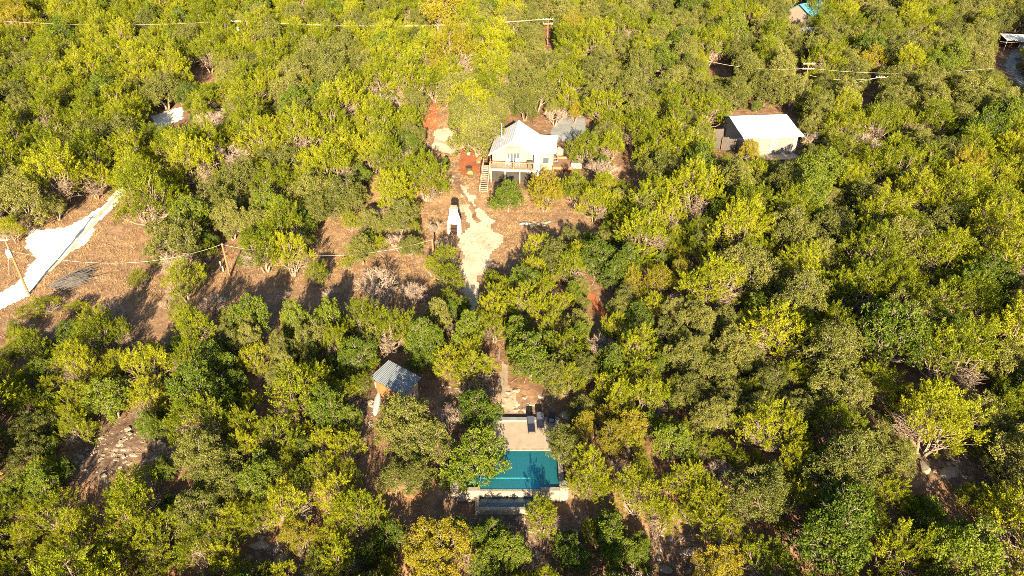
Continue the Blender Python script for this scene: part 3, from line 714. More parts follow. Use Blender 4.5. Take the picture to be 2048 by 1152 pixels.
MB().box((0, -2.38, zd + 0.12), (6.7, 0.06, 0.06)).build("bottom_rail", M['wood'], ho)
bl = MB()
for k in range(52): bl.tube([(-3.3 + 0.128 * k, -2.38, zd + 0.12), (-3.3 + 0.128 * k, -2.38, zd + 1.1)], 0.012, 4)
bl.build("balusters", M['iron'], ho)["kind"] = "stuff"
MB().box((3.78, -1.75, 3.0), (0.86, 0.5, 3.6)).build("end_pier", M['stucco'], ho, bevel=0.02)
MB().box((3.45, -1.2, zd + 1.0), (0.1, 1.1, 2.0)).build("deck_screen", M['wood'], ho)
# stairs from the deck down towards the yard
MB().box((-4.05, -1.7, zd - 0.07), (1.2, 1.5, 0.1)).build("landing", M['concrete'], ho)
for k in range(12): MB().box((-4.05, -2.6 - 0.27 * k, zd - 0.22 - 0.2 * k), (1.05, 0.29, 0.05)).build("stair_tread", M['greywood'], ho)
for x in (-4.62, -3.48):
    MB().slab([(x - 0.03, -2.4, zd - 0.1), (x + 0.03, -2.4, zd - 0.1), (x + 0.03, -5.8, -0.05), (x - 0.03, -5.8, -0.05)], 0.3).build("stringer", M['greywood'], ho)
for x in (-4.62, -3.48):
    MB().tube([(x, -2.4, zd + 0.95), (x, -5.7, 0.95)], 0.045, 6).build("handrail", M['wood'], ho)
    for k in range(3): MB().box((x, -2.45 - 1.6 * k, zd - 0.05 - 1.2 * k + 0.45), (0.09, 0.09, 1.1)).build("newel", M['greywood'], ho)
for x in (-4.62, -3.5): MB().box((x, -1.0, zd + 0.55), (0.1, 0.1, 1.1)).build("newel", M['wood'], ho)
for x in (-4.5, -3.6): MB().box((x, -1.0, zd / 2 - 0.2), (0.14, 0.14, zd - 0.1)).build("landing_post", M['greywood'], ho)
HM = Matrix.Translation(ho.location) @ Matrix.Rotation(math.radians(-6), 4, 'Z')
def hp(u, v, z): return tuple(HM @ Vector((u, v, z)))
t = thing("barbecue_grill", "black barbecue grill at the end of the raised house deck", "grill", hp(2.75, -1.5, zd), math.radians(-6))
MB().box((0, 0, 0.82), (0.9, 0.5, 0.25)).build("firebox", M['iron'], t, bevel=0.03)
MB().tube([(-0.45, 0, 0.96), (0.45, 0, 0.96)], 0.25, 12).build("lid", M['iron'], t); MB().tube([(-0.25, -0.28, 1.0), (0.25, -0.28, 1.0)], 0.02, 6).build("handle", M['steel'], t)
for sx in (-0.38, 0.38):
    for sy in (-0.2, 0.2): MB().box((sx, sy, 0.35), (0.05, 0.05, 0.7)).build("leg", M['iron'], t)
MB().box((0.65, 0, 0.88), (0.4, 0.42, 0.04)).build("side_shelf", M['steel'], t)
for k, (u, lab) in enumerate([(-0.9, "white deck chair beside the patio door, nearer the stairs"), (0.7, "white deck chair beside the patio door, nearer the grill")]):
    c = thing("white_deck_chair", lab, "chair", hp(u, -0.75, zd), math.radians(-6 + (10 if k else -12)), "white chairs on the house deck")
    MB().box((0, 0, 0.38), (0.55, 0.5, 0.05)).build("seat", M['white_paint'], c); MB().box((0, 0.27, 0.72), (0.55, 0.05, 0.7), rx=-0.2).build("backrest", M['white_paint'], c)
    for sx in (-0.3, 0.3): MB().box((sx, 0, 0.58), (0.07, 0.55, 0.04)).build("armrest", M['white_paint'], c)
    for sx in (-0.26, 0.26):
        for sy in (-0.22, 0.22): MB().box((sx, sy, 0.27), (0.05, 0.05, 0.54)).build("leg", M['white_paint'], c)
# brown timber deck right of the house with furniture
td = thing("timber_deck", "low brown timber deck beside the house wing", "deck", (8.3, 108.3, HZ), math.radians(-4))
m = MB()
for k in range(24): m.box((0, -2.1 + 0.18 * k, 0.9), (3.2, 0.165, 0.05))
m.build("floor", M['deckwood'], td)
MB().box((0, -2.22, 0.72), (3.24, 0.06, 0.36)).build("fascia", M['wood'], td)
for x in (-1.5, 1.5):
    for y in (-2.0, 2.0): MB().box((x, y, 0.35), (0.14, 0.14, 0.95)).build("post", M['wood'], td)
MB().box((1.52, -2.05, 1.25), (0.14, 0.14, 0.7)).build("corner_post", M['white_paint'], td)
MB().box((-0.4, 1.6, 1.1), (2.2, 0.5, 0.35)).build("bench", M['wood'], td, bevel=0.02)
for k, (y, lab) in enumerate([(107.6, "grey patio chair on the brown timber deck, nearer the yard"), (109.0, "grey patio chair on the brown timber deck, nearer the house wing")]):
    c = thing("patio_chair", lab, "chair", (7.15, y, HZ + 0.93), math.radians(-95), "chairs on the timber deck")
    MB().box((0, 0, 0.42), (0.6, 0.55, 0.06)).build("seat", M['greyconc'], c); MB().box((0, 0.3, 0.78), (0.6, 0.06, 0.72), rx=-0.2).build("backrest", M['greyconc'], c)
    for sx in (-0.27, 0.27):
        for sy in (-0.24, 0.26): MB().box((sx, sy, 0.2), (0.05, 0.05, 0.4)).build("leg", M['iron'], c)
t = thing("hot_tub", "square grey covered tub beside the brown timber deck", "tub", (10.7, 108.4, HZ), math.radians(-4))
MB().box((0, 0, 0.42), (1.5, 1.5, 0.84)).build("cabinet", M['greywood'], t, bevel=0.04); MB().box((0, 0, 0.90), (1.58, 1.58, 0.11)).build("cover", M['greyconc'], t, bevel=0.03)
t = thing("water_tank", "pale cylindrical tank at the end of the house wing", "tank", (7.9, 111.6, HZ), 0)
MB().tube([(0, 0, 0), (0, 0, 1.9)], 0.75, 22).build("body", M['cream'], t); MB().tube([(0, 0, 1.9), (0, 0, 2.2), (0, 0, 2.25)], [0.77, 0.3, 0.25], 22).build("lid", M['cream'], t)
# bits in the red mulch bed
def spot(px, py): p = at(px, py); return (p[0], p[1], h1(p[0], p[1]))
t = thing("lantern_post", "white square lantern on a thin post in the red mulch bed", "lantern", spot(938, 322))
MB().tube([(0, 0, 0), (0, 0, 1.1)], 0.04, 8).build("post", M['iron'], t); MB().box((0, 0, 1.27), (0.42, 0.42, 0.34)).build("lamp_box", M['white_paint'], t, bevel=0.02); MB().box((0, 0, 1.48), (0.55, 0.55, 0.07), taper=0.6).build("roof", M['white_paint'], t)
t = thing("planter", "dark round planter at the edge of the red mulch bed", "planter", spot(938, 341))
MB().tube([(0, 0, 0), (0, 0, 0.5), (0, 0, 0.55)], [0.42, 0.55, 0.56], 16).build("pot", M['clay'], t); MB().tube([(0, 0, 0.52), (0, 0, 0.551)], [0.47, 0.45], 14).build("soil", M['dark'], t)
t = thing("agave_plant", "pale green spiky agave in front of the dark planter", "plant", spot(941, 349))
ag = MB()
for k in range(34):
    a = k * 2.4; el = 0.25 + 1.1 * (k / 34); l = 0.75; d = Vector((math.cos(a) * math.cos(el), math.sin(a) * math.cos(el), math.sin(el)))
    ag.tube([(0, 0, 0.05), tuple(d * l * 0.5), tuple(d * l)], [0.05, 0.055, 0.004], 4)
ag.build("leaves", M['agave'], t)
p = spot(934, 305); t = thing("bin", "dark upright bin standing on the red mulch bed", "bin", p); MB().box((0, 0, 0.45), (0.5, 0.5, 0.9), taper=1.1).build("body", M['dark'], t, bevel=0.02); MB().box((0, 0, 0.93), (0.6, 0.6, 0.06)).build("lid", M['iron'], t)
lw = MB(); pts = [at(px, py) for px, py in ((942, 289), (949, 296), (954, 306), (957, 318), (957, 328))]
for i in range(len(pts) - 1):
    for k in range(4):
        q = pts[i] * (1 - k / 4) + pts[i + 1] * (k / 4); lw.box((q[0], q[1], h1(q[0], q[1]) + 0.18), (0.5 + 0.1 * random.random(), 0.35, 0.4 + 0.1 * random.random()), rz=random.random() * 3)
tag(lw.build("stone_edging", M['limestone'], None, bevel=0.03), "curved pale stone edging round the red mulch bed", "edging")
fb = at(950, 318)
pf = thing("picket_fence", "short stretch of red brown picket fence by the house stairs", "fence", spot(958, 325), math.radians(70))
for k in range(7): MB().box((-0.9 + 0.3 * k, 0, 0.55), (0.12, 0.04, 1.1)).build("picket", M['wood'], pf)
for z in (0.3, 0.85): MB().box((0, 0.04, z), (2.1, 0.05, 0.1)).build("rail", M['wood'], pf)

# ------------------------------------------------------------------ metal garage
A = at(1482, 311.5); B = at(1589, 307.7); gl_ = math.hypot(B[0] - A[0], B[1] - A[1]); gyaw = math.atan2(B[1] - A[1], B[0] - A[0])
GC = ((A[0] + B[0]) / 2, (A[1] + B[1]) / 2); gz = min(H(*A[:2]), H(*B[:2]))
ga = thing("metal_garage", "long pale metal garage with white roof and two grey doors", "garage", (GC[0], GC[1], gz), gyaw)
hl = gl_ / 2
m = MB(); m.box((0, 4.6, 1.6), (gl_, 9.2, 3.6)); m.build("wall", M['siding'], ga)
fe, rz_, er = 3.45, 6.4, 4.3
MB().slab([(-hl - 0.5, -0.7, fe), (hl + 0.6, -0.7, fe), (hl + 0.45, 2.1, fe + 0.42), (-hl - 0.5, 2.1, fe + 0.42)], 0.08).build("porch_roof", M['white_roof'], ga)
MB().slab([(-hl - 0.5, 2.1, fe + 0.43), (hl + 0.45, 2.1, fe + 0.43), (hl + 0.45, rz_, fe + 1.25), (-hl - 0.5, rz_, fe + 1.25)], 0.08).build("main_roof", M['white_roof'], ga)
MB().slab([(-hl - 0.5, rz_, fe + 1.25), (hl + 0.45, rz_, fe + 1.25), (hl + 0.45, 9.7, fe + 0.2), (-hl - 0.5, 9.7, fe + 0.2)], 0.08).build("rear_roof", M['white_roof'], ga)
flip(MB().prism([(0.05, 3.3), (9.1, 3.3), (rz_, fe + 1.13)], -0.05, 0.05))
for sx in (-hl + 0.06, hl - 0.06):
    g = MB(); g.v = []; g.prism([(0.05, 3.39), (9.15, 3.39), (9.15, fe + 0.22), (rz_, fe + 1.14), (2.1, fe + 0.33), (0.05, 3.4)], -0.05, 0.05)
    g.v = [(sx + c, a, b) for a, b, c in g.v]; g.build("gable_end", M['siding'], ga)
MB().box((0, -0.68, fe - 0.10), (gl_ + 1.0, 0.1, 0.12)).build("gutter", M['white_paint'], ga)
for u0, u1 in ((hl - 3.65, hl - 0.72), (hl - 7.6, hl - 4.65)):
    c = (u0 + u1) / 2; w_ = u1 - u0
    d = MB().box((c, -0.02, 1.5), (w_, 0.06, 2.75)).build("garage_door", M['garage_door'], ga)
    f = MB(); f.box((c, -0.05, 2.93), (w_ + 0.24, 0.12, 0.12)); f.box((u0 - 0.06, -0.05, 1.45), (0.12, 0.12, 2.84)); f.box((u1 + 0.06, -0.05, 1.45), (0.12, 0.12, 2.84)); f.build("frame", M['greywood'], d)
MB().box((0, -1.2, 0.02), (gl_, 2.3, 0.16)).build("apron", M['concrete'], ga)
dr = MB().box((-hl + 1.2, -0.03, 1.05), (0.95, 0.07, 2.1)).build("side_door", M['white_paint'], ga); MB().box((-hl + 1.58, -0.09, 1.0), (0.1, 0.05, 0.05)).build("handle", M['iron'], dr)
def board_fence(lab, px, py, rz, w, hgt):
    p = spot(px, py); t = thing("board_fence", lab, "fence", p, rz, "dark board screens by the garage")
    n = int(w / 0.16)
    bb = MB()
    for k in range(n): bb.box((-w / 2 + (k + 0.5) * w / n, 0, hgt / 2), (w / n - 0.012, 0.03, hgt - 0.08 * (k % 3 == 1)))
    bb.build("board_panel", M['darkwood'], t)
    for x in (-w / 2, w / 2): MB().box((x, 0.07, hgt / 2), (0.11, 0.11, hgt + 0.1)).build("post", M['wood'], t)
    for z in (0.4, hgt - 0.4): MB().box((0, 0.035, z), (w, 0.04, 0.09)).build("rail", M['darkwood'], t)
board_fence("dark board fence panel nearest the garage wall", 1455, 302, math.radians(-30), 2.2, 2.2)
board_fence("wide dark board fence panel farther from the garage", 1438, 297, math.radians(-30), 2.6, 2.2)
board_fence("low dark board screen behind the other panels by the garage", 1442, 278, math.radians(5), 2.8, 1.9)

# ------------------------------------------------------------------ houses far off in the trees
def far_house(px, py, w, d, hgt, rise, rz, roofmat, lab, wallmat='cream', name="distant_house", ridge='x'):
    p = spot(px, py); t = thing(name, lab, "house", p, rz)
    MB().box((0, 0, hgt / 2 - 0.2), (w, d, hgt + 0.4)).build("wall", M[wallmat], t)
    o = 0.4
    for s_ in (-1, 1):
        MB().slab([(-w / 2 - o, 0, hgt + rise), (w / 2 + o, 0, hgt + rise), (w / 2 + o, s_ * (d / 2 + o), hgt - 0.1), (-w / 2 - o, s_ * (d / 2 + o), hgt - 0.1)], 0.08).build("roof_slope", roofmat, t)
    for s_ in (-1, 1):
        g = MB().prism([(-d / 2 + .02, hgt - 0.01), (d / 2 - .02, hgt - 0.01), (0, hgt + rise - 0.12)], -0.05, 0.05); g.v = [(s_ * (w / 2 - 0.06) + c, a, b) for a, b, c in g.v]; g.build("gable", M[wallmat], t)
    for x in (-w / 4, w / 4):
        f = MB().box((x, -d / 2 - 0.02, 1.5), (1.1, 0.06, 1.1)).build("window", M['white_paint'], t); MB().box((x, -d / 2 - 0.06, 1.5), (0.95, 0.03, 0.95)).build("pane", M['glass'], t if False else f)
    return t
far_house(1612, 46, 8, 7, 2.8, 2.2, math.radians(35), M['blue_roof'], "distant house with a bright blue roof among the oaks")
far_house(1606, 84, 4.5, 5, 2.4, 0.9, math.radians(20), M['white_roof'], "small white roofed building just in front of the blue roofed house")
far_house(1706, 20, 8, 6, 2.7, 1.4, math.radians(-15), M['steel'], "distant grey roofed house near the upper edge, right of the blue roof")
far_house(-14, 398, 5, 6, 2.6, 0.6, math.radians(8), M['white_roof'], "white ribbed roof corner at the left edge beyond the road", name="roadside_outbuilding")
p = spot(2022, 98); t = thing("carport", "open carport with white roof and dark inside by the grey lane", "carport", p, math.radians(-12))
MB().slab([(-2.6, -2.4, 2.5), (2.6, -2.4, 2.5), (2.6, 2.4, 2.9), (-2.6, 2.4, 2.9)], 0.1).build("roof", M['white_roof'], t)
for x in (-2.3, 2.3):
    for y in (-2.1, 2.1): MB().box((x, y, 1.25), (0.12, 0.12, 2.6)).build("post", M['steel'], t)
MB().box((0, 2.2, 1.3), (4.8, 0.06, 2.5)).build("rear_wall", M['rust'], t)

# ------------------------------------------------------------------ poles and wires
def pole(px0, py0, px1, py1, lab, arms=0, transformer=False, hgt=None, r=0.13, arm_rz=0.0, mat='pole'):
    b = spot(px0, py0)
    if hgt is None:
        d = depth_of(np.array(b)); best = None
        for k in range(20, 140):
            q = to_px((b[0], b[1], b[2] + k * 0.1))
            if best is None or abs(q[1] - py1) < best[0]: best = (abs(q[1] - py1), k * 0.1)
        hgt = best[1]
    t = thing("utility_pole", lab, "utility pole", b, arm_rz, "wooden power poles")
    MB().tube([(0, 0, -0.3), (0, 0, hgt)], [r, r * 0.72], 10).build("post", M[mat], t)
    for k in range(arms):
        z = hgt - 0.3 - 0.95 * k
        MB().box((0, -0.13, z), (2.3, 0.1, 0.13)).build("crossarm", M['crossarm'], t)
        for x in (-1.05, -0.5, 0.5, 1.05): MB().tube([(x, -0.13, z + 0.06), (x, -0.13, z + 0.16), (x, -0.13, z + 0.26)], [0.05, 0.075, 0.04], 8).build("insulator", M['steel'], t)
    if transformer:
        z = hgt - 1.9
        c = MB().tube([(0.05, -0.38, z - 0.45), (0.05, -0.38, z + 0.42), (0.05, -0.38, z + 0.5)], [0.27, 0.27, 0.2], 16).build("transformer", M['white_paint'], t)
        for x in (-0.08, 0.18): MB().tube([(x, -0.38, z + 0.48), (x, -0.38, z + 0.72)], [0.05, 0.03], 8).build("bushing", M['steel'], c)
    return b, hgt
def wire(a, b, sag, lab, r=0.022, name="power_line"):
    a = Vector(a); b = Vector(b)
    pts = [tuple(a.lerp(b, i / 20) - Vector((0, 0, sag * 4 * (i / 20) * (1 - i / 20)))) for i in range(21)]
    tag(MB().tube(pts, r, 5).build(name, M['wire'], None), lab, "wire", "overhead wires")
def top(bh, dx=0, dz=-0.1): b, h = bh; return (b[0] + dx, b[1] - 0.13, b[2] + h + dz)
q1 = pole(58, 590, 22, 476, "tall pole with a grey white transformer beside the white road", arms=0, transformer=True, r=0.16)
MB_ = MB().box((0, -0.12, q1[1] - 0.2), (0.9, 0.1, 0.12)); o = MB_.build("crossarm", M['crossarm'], None); o.parent = [x for x in C.objects if x.get("label", "").startswith("tall pole with a grey")][0]
for x in (-0.4, 0.4): 
    o2 = MB().tube([(x, -0.12, q1[1] - 0.14), (x, -0.12, q1[1] + 0.18)], [0.07, 0.05], 8).build("insulator", M['steel'], o.parent)
gw = spot(18, 552); wire(top(q1, 0, -1.5), gw, 0.02, "guy wire from the transformer pole down to the road verge", 0.02, "guy_wire")
q2 = pole(460, 553, 455, 487, "bare brown pole standing in the dry meadow", r=0.15)
q3 = pole(867, 517, 866, 478, "short thick wooden pole beside the gravel drive", r=0.17)
q4 = pole(485, 102, 482, 40, "far pole with crossarm and transformer above the wood, left half", arms=1, transformer=True)
q5 = pole(1095, 92, 1099, 36, "far double crossarm pole above the wood behind the house", arms=2)
q6 = pole(1137, 90, 1138, 38, "plain far pole beside the double crossarm pole")
q7 = pole(1136, 30, 1136, -12, "far pole with a transformer cut by the upper edge", arms=0, transformer=True)
q8 = pole(1603, 196, 1612, 124, "double crossarm pole behind the metal garage", arms=2)
q9 = pole(1748, 208, 1757, 152, "leaning looking pole with one crossarm right of the garage", arms=1)
q10 = pole(62, 50, 58, 28, "small far pole near the upper left corner")
q11 = pole(1980, 86, 1986, 62, "small dark far pole by the carport", mat='greywood')
q12 = pole(566, 68, 565, 52, "short pale far post under the long power line", mat='crossarm', r=0.09)
wire(top(q4), top(q5), 1.3, "long sagging power line across the wood behind the house", 0.02)
wire(top(q4, 0.6), top(q5, 0.6), 1.5, "second strand of the long power line behind the house", 0.013)
lf = at(-60, 104); wire(top(q4), (lf[0], lf[1], lf[2] + 7.5), 1.2, "power line running from the far transformer pole to the left edge", 0.016)
wire(top(q4, 0, -2.2), (lf[0], lf[1], lf[2] + 4.5), 1.6, "lower thin line from the far transformer pole to the left edge", 0.018)
wire(top(q8, 0, -1.1), tuple(at(1405, 184) + np.array([0, 0, 6.2])), 0.8, "line from the garage pole running left over the oaks", 0.014)
rt = at(1860, 212); wire(top(q8, 0, -1.1), (rt[0] + 12, rt[1] + 3, rt[2] + 6.5), 1.0, "line from the garage pole running right over the oaks", 0.014)
wire(top(q9), tuple(at(1560, 215) + np.array([0, 0, 3.8])), 0.8, "line from the single crossarm pole running left", 0.013)
wire(top(q9, 0.6), top(q8, 0.6, -2.5), 0.8, "line between the garage pole and the single crossarm pole", 0.013)
wire(top(q2), top(q3), 2.0, "sagging bright line over the meadow between the two nearer poles", 0.011)
wire(top(q2), top(q1, 0, -1.6), 2.2, "sagging bright line from the meadow pole to the transformer pole", 0.011)
rr = at(2080, 110); wire((rr[0], rr[1], rr[2] + 4), tuple(np.array(at(1985, 125)) + np.array([0, 0, 4.5])), 0.5, "thin line over the grey lane at the right edge", 0.025)
for px, py, lab in ((443, 536, "taller pale fence post behind the meadow pole"), (447, 543, "short pale fence post behind the meadow pole")):
    t = thing("fence_post", lab, "post", spot(px, py), 0, "pale posts in the meadow"); MB().tube([(0, 0, -0.1), (0, 0, 1.0 if px < 445 else 0.8)], 0.09, 8).build("shaft", M['crossarm'], t); MB().tube([(0, 0, 1.0 if px < 445 else 0.8), (0, 0, 1.05 if px < 445 else 0.85)], [0.10, 0.06], 8).build("cap", M['crossarm'], t)

# ------------------------------------------------------------------ brush pile of grey branches
bp = at(150, 563); bpz = h1(bp[0], bp[1])
brush = thing("brush_pile", "heap of long grey cut branches on the dry grass by the white road", "brush pile", (bp[0], bp[1], bpz), math.radians(52))
R_ = random.Random(3)
for k in range(85):
    w = 1.25 * (1 - abs(R_.uniform(-1, 1)) * 0.5); x0 = R_.uniform(-2.9, -0.6); x1 = R_.uniform(0.6, 3.0); y0 = R_.gauss(0, 0.62); z0 = R_.uniform(0.05, max(0.1, 1.1 - abs(y0) * 0.75)); y1 = y0 + R_.gauss(0, 0.45); z1 = max(0.05, z0 + R_.uniform(-0.35, 0.2))
    mid = ((x0 + x1) / 2, (y0 + y1) / 2 + R_.gauss(0, 0.1), (z0 + z1) / 2 + R_.uniform(0, 0.15))
    MB().tube([(x0, y0, z0), mid, (x1, y1, z1)], [R_.uniform(0.05, 0.085), 0.05, 0.02], 5).build("branch", M['greytwig'], brush)

# ------------------------------------------------------------------ tree builders (reference size: radius 3 m, height 5.5 m)
def unit(a): return a / np.maximum(1e-9, np.linalg.norm(a, axis=-1, keepdims=True))
def leaf_tris(b, d, nb, L, Wd):
    s = unit(np.cross(d, nb)) * (Wd[:, None] / 2)
    return np.stack([b - s, b + s, b + d * L[:, None]], 1).reshape(-1, 3)
def leaf_quads(b, d, nb, L, Wd):
    s = unit(np.cross(d, nb)) * (Wd[:, None] / 2); m = b + d * L[:, None] * 0.5
    return np.stack([b, m + s, b + d * L[:, None], m - s], 1).reshape(-1, 3)

def lobes_for(rng, n, R, Hh, zlo, zhi, rl, sep=.62):
    """uneven dome of foliage lumps"""
    c = []; tries = 0
    while len(c) < n and tries < 4000:
        tries += 1
        a = rng.uniform(0, 2 * math.pi); q = math.sqrt(rng.uniform(0, 1)); rr = q * (R - rl * 0.75) * (0.85 + 0.3 * math.sin(a * 2 + n))
        z = Hh * (zlo + (zhi - zlo) * (1 - q ** 1.7 * rng.uniform(0.5, 1.0))) - rng.uniform(0, 0.35) * (1 if rng.random() < 0.4 else 0) * Hh * 0.5
        p = np.array([rr * math.cos(a), rr * math.sin(a), max(z, Hh * zlo * 0.8)])
        rad = rl * rng.uniform(0.7, 1.25)
        if all(np.linalg.norm((p - o[0]) * [1, 1, 1.2]) > sep * (rad + o[1]) for o in c): c.append((p, rad))
    return c

def stems(rng, lobes, nst, spread, r0, hsplit, lean=0.5):
    m = MB(); base = []
    for k in range(nst):
        a = 2 * math.pi * k / nst + rng.uniform(-.5, .5); b = np.array([math.cos(a) * spread, math.sin(a) * spread, -0.25])
        t = b + np.array([math.cos(a) * lean * rng.uniform(.5, 1.2), math.sin(a) * lean * rng.uniform(.5, 1.2), hsplit * rng.uniform(.8, 1.25) + .25])
        mid = (b + t) / 2 + rng.normal(0, .08, 3)
        m.tube([b, mid, t], [r0 * 1.25, r0, r0 * .8], 7); base.append(t)
    for p, rad in lobes:
        t = min(base, key=lambda q: np.linalg.norm(q[:2] - p[:2]))
        mid = t * .5 + p * .5 + np.array([0, 0, -0.12 * np.linalg.norm(p - t)]) + rng.normal(0, .13, 3)
        m.tube([t - [0, 0, .05], mid, p], [r0 * .6, r0 * .38, r0 * .16], 5, cap=False)
        for _ in range(5):
            d = unit(rng.normal(0, 1, 3) + [0, 0, .25]); e = p + d * rad * rng.uniform(.6, .95)
            s = mid * rng.uniform(.0, .5) + p * 1.0; s = mid + (p - mid) * rng.uniform(.3, 1.0)
            m.tube([s, (s + e) / 2 + rng.normal(0, .08, 3), e], [r0 * .18, r0 * .12, r0 * .05], 4, cap=False)
    return m

def make_juniper(seed, dens=1.0):
    rng = np.random.default_rng(seed); R, Hh = 3.0, 5.5
    lobes = lobes_for(rng, int(rng.integers(15, 21)), R, Hh, 0.30, 0.87, 0.88, sep=.72)
    Bs = []; Ds = []; Ns = []; Ls = []; Ws = []
    bald = rng.uniform(0, 6.28)
    for p, rad in lobes:
        nt = int(23 * dens * (rad / .95) ** 2)
        d = unit(rng.normal(0, 1, (nt, 3)) + [0, 0, 0.35]); d = d[d[:, 2] > -0.45]
        pos = p + d * rad * [1, 1, .82] * rng.uniform(.62, 1.05, (len(d), 1))
        daz = np.abs((np.arctan2(pos[:, 1], pos[:, 0]) - bald + math.pi) % (2 * math.pi) - math.pi); kp = ~((daz < .55) & (pos[:, 2] < 2.9)); d = d[kp]; pos = pos[kp]
        axis = unit(d * [1, 1, .6] + [0, 0, .85] + rng.normal(0, .18, d.shape))
        Lt = rng.uniform(.42, .86, len(d))
        nl = 62
        for k in range(len(d)):
            t = rng.uniform(-.25, 1, nl); rad_dir = unit(np.cross(axis[k], rng.normal(0, 1, (nl, 3))))
            w = .20 * (1.05 - t)[:, None].clip(.15, 1)
            Bs.append(pos[k] + axis[k] * (t * Lt[k])[:, None] + rad_dir * w * rng.uniform(.4, 1.15, (nl, 1)))
            Ds.append(unit(axis[k] * 1.1 + rad_dir * rng.uniform(.3, 1.1, (nl, 1)))); Ns.append(unit(rad_dir + d[k] + rng.normal(0, .55, (nl, 3))))
            Ls.append(rng.uniform(.09, .17, nl)); Ws.append(rng.uniform(.042, .075, nl))
    V = leaf_tris(np.concatenate(Bs), np.concatenate(Ds), np.concatenate(Ns), np.concatenate(Ls), np.concatenate(Ws))
    m = stems(rng, lobes, int(rng.integers(2, 5)), .14, .115, .9, .45)
    for _ in range(70):                                             # fine dead twigs on the thin side
        a = bald + rng.normal(0, .32); l = rng.uniform(1.3, 2.7); z = rng.uniform(1.0, 2.6); b = np.array([math.cos(a) * l * .35, math.sin(a) * l * .35, z * .8]); e = np.array([math.cos(a) * l, math.sin(a) * l, z + rng.uniform(-.2, .5)])
        m.tube([b, (b + e) / 2 + rng.normal(0, .12, 3), e], [.028, .022, .008], 3, cap=False)
        for _k in range(3):
            s = b + (e - b) * rng.uniform(.4, 1); m.tube([s, s + rng.normal(0, .22, 3)], [.015, .006], 3, cap=False)
    for _ in range(40):                                             # dead inner twigs under the foliage
        a = rng.uniform(0, 6.28); z = rng.uniform(.9, 2.6); l = rng.uniform(.9, 2.0); b = np.array([math.cos(a) * .3, math.sin(a) * .3, z]); e = np.array([math.cos(a + .3) * l, math.sin(a + .3) * l, z + rng.uniform(-.1, .7)])
        m.tube([b, (b + e) / 2 + rng.normal(0, .1, 3), e], [.03, .022, .008], 4, cap=False)
    return V, m

def make_oak(seed, leaf=0.11, dens=1.0, rl=0.92, nlobe=(17, 23), zlo=.32, zhi=.86, sub=(.24, .44), nst=(1, 4)):
    """lumps made of smaller lumps, each a shell of leaf sprays"""
    rng = np.random.default_rng(seed); R, Hh = 3.0, 5.5
    lobes = lobes_for(rng, int(rng.integers(*nlobe)), R, Hh, zlo, zhi, rl, sep=.66)
    Bs = []; Ds = []; Ns = []
    for p, rad in lobes:
        ns = int(11 * (rad / .9) ** 2) + 3
        d0 = unit(rng.normal(0, 1, (ns, 3)) + [0, 0, .35])
        for dv in d0:
            r = rng.uniform(*sub) * (rad / .9) ** .5; sc = p + dv * rad * [1, 1, .8] * rng.uniform(.6, 1.12)
            nc = int(13 * dens * (r / .34) ** 2) + 2; nl = 8
            d = unit(rng.normal(0, 1, (nc, 3)) + dv * .55 + [0, 0, .25]); pos = sc + d * r * rng.uniform(.55, 1.1, (nc, 1))
            pp = np.repeat(pos, nl, 0) + rng.normal(0, .06, (nc * nl, 3)); dd = np.repeat(d, nl, 0)
            Bs.append(pp); Ds.append(unit(dd * .5 + rng.normal(0, 1, dd.shape) * .7 + [0, 0, .15])); Ns.append(unit(dd * .9 + rng.normal(0, .7, dd.shape)))
    b = np.concatenate(Bs); n = len(b)
    V = leaf_quads(b, np.concatenate(Ds), np.concatenate(Ns), rng.uniform(.8, 1.3, n) * leaf, rng.uniform(.45, .75, n) * leaf)
    m = stems(rng, lobes, int(rng.integers(*nst)), .12, .15, 1.35, .55)
    for p, rad in lobes:                                            # pale twigs showing through
        for _ in range(9):
            d = unit(rng.normal(0, 1, 3) + [0, 0, .4]); s = p + d * rad * .35; e = p + d * rad * rng.uniform(.85, 1.08)
            m.tube([s, (s + e) / 2 + rng.normal(0, .09, 3), e], [.022, .015, .006], 3, cap=False)
    return V, m

def make_bare(seed, dense=1.0):
    rng = np.random.default_rng(seed); m = MB(); tw = MB(); R, Hh = 3.0, 5.0
    nst = int(rng.integers(4, 7)); ends = []
    for k in range(nst):
        a = 2 * math.pi * k / nst + rng.uniform(-.4, .4); out = rng.uniform(.8, 1.7); t = np.array([math.cos(a) * out, math.sin(a) * out, rng.uniform(1.5, 2.5)])
        b = np.array([math.cos(a) * .1, math.sin(a) * .1, -.2]); m.tube([b, (b + t) / 2 + rng.normal(0, .1, 3), t], [.11, .08, .055], 6, cap=False); ends.append((t, unit(t - b)))
    for t, d in ends:
        for _ in range(int(7 * dense)):
            d2 = unit(d + rng.normal(0, .55, 3) + [0, 0, .15]); l = rng.uniform(.9, 1.7); e = t + d2 * l; e[2] = max(e[2], .5)
            m.tube([t, (t + e) / 2 + rng.normal(0, .08, 3), e], [.045, .03, .018], 4, cap=False)
            for _ in range(int(8 * dense)):
                s = t + (e - t) * rng.uniform(.3, 1); d3 = unit(d2 + rng.normal(0, .6, 3)); f = s + d3 * rng.uniform(.45, .9)
                tw.tube([s, f], [.02, .008], 3, cap=False)
                for _ in range(5):
                    q = s + (f - s) * rng.uniform(.3, 1); g = q + unit(d3 + rng.normal(0, .8, 3)) * rng.uniform(.2, .45)
                    tw.tube([q, g], [.013, .006], 3, cap=False)
    return tw, m

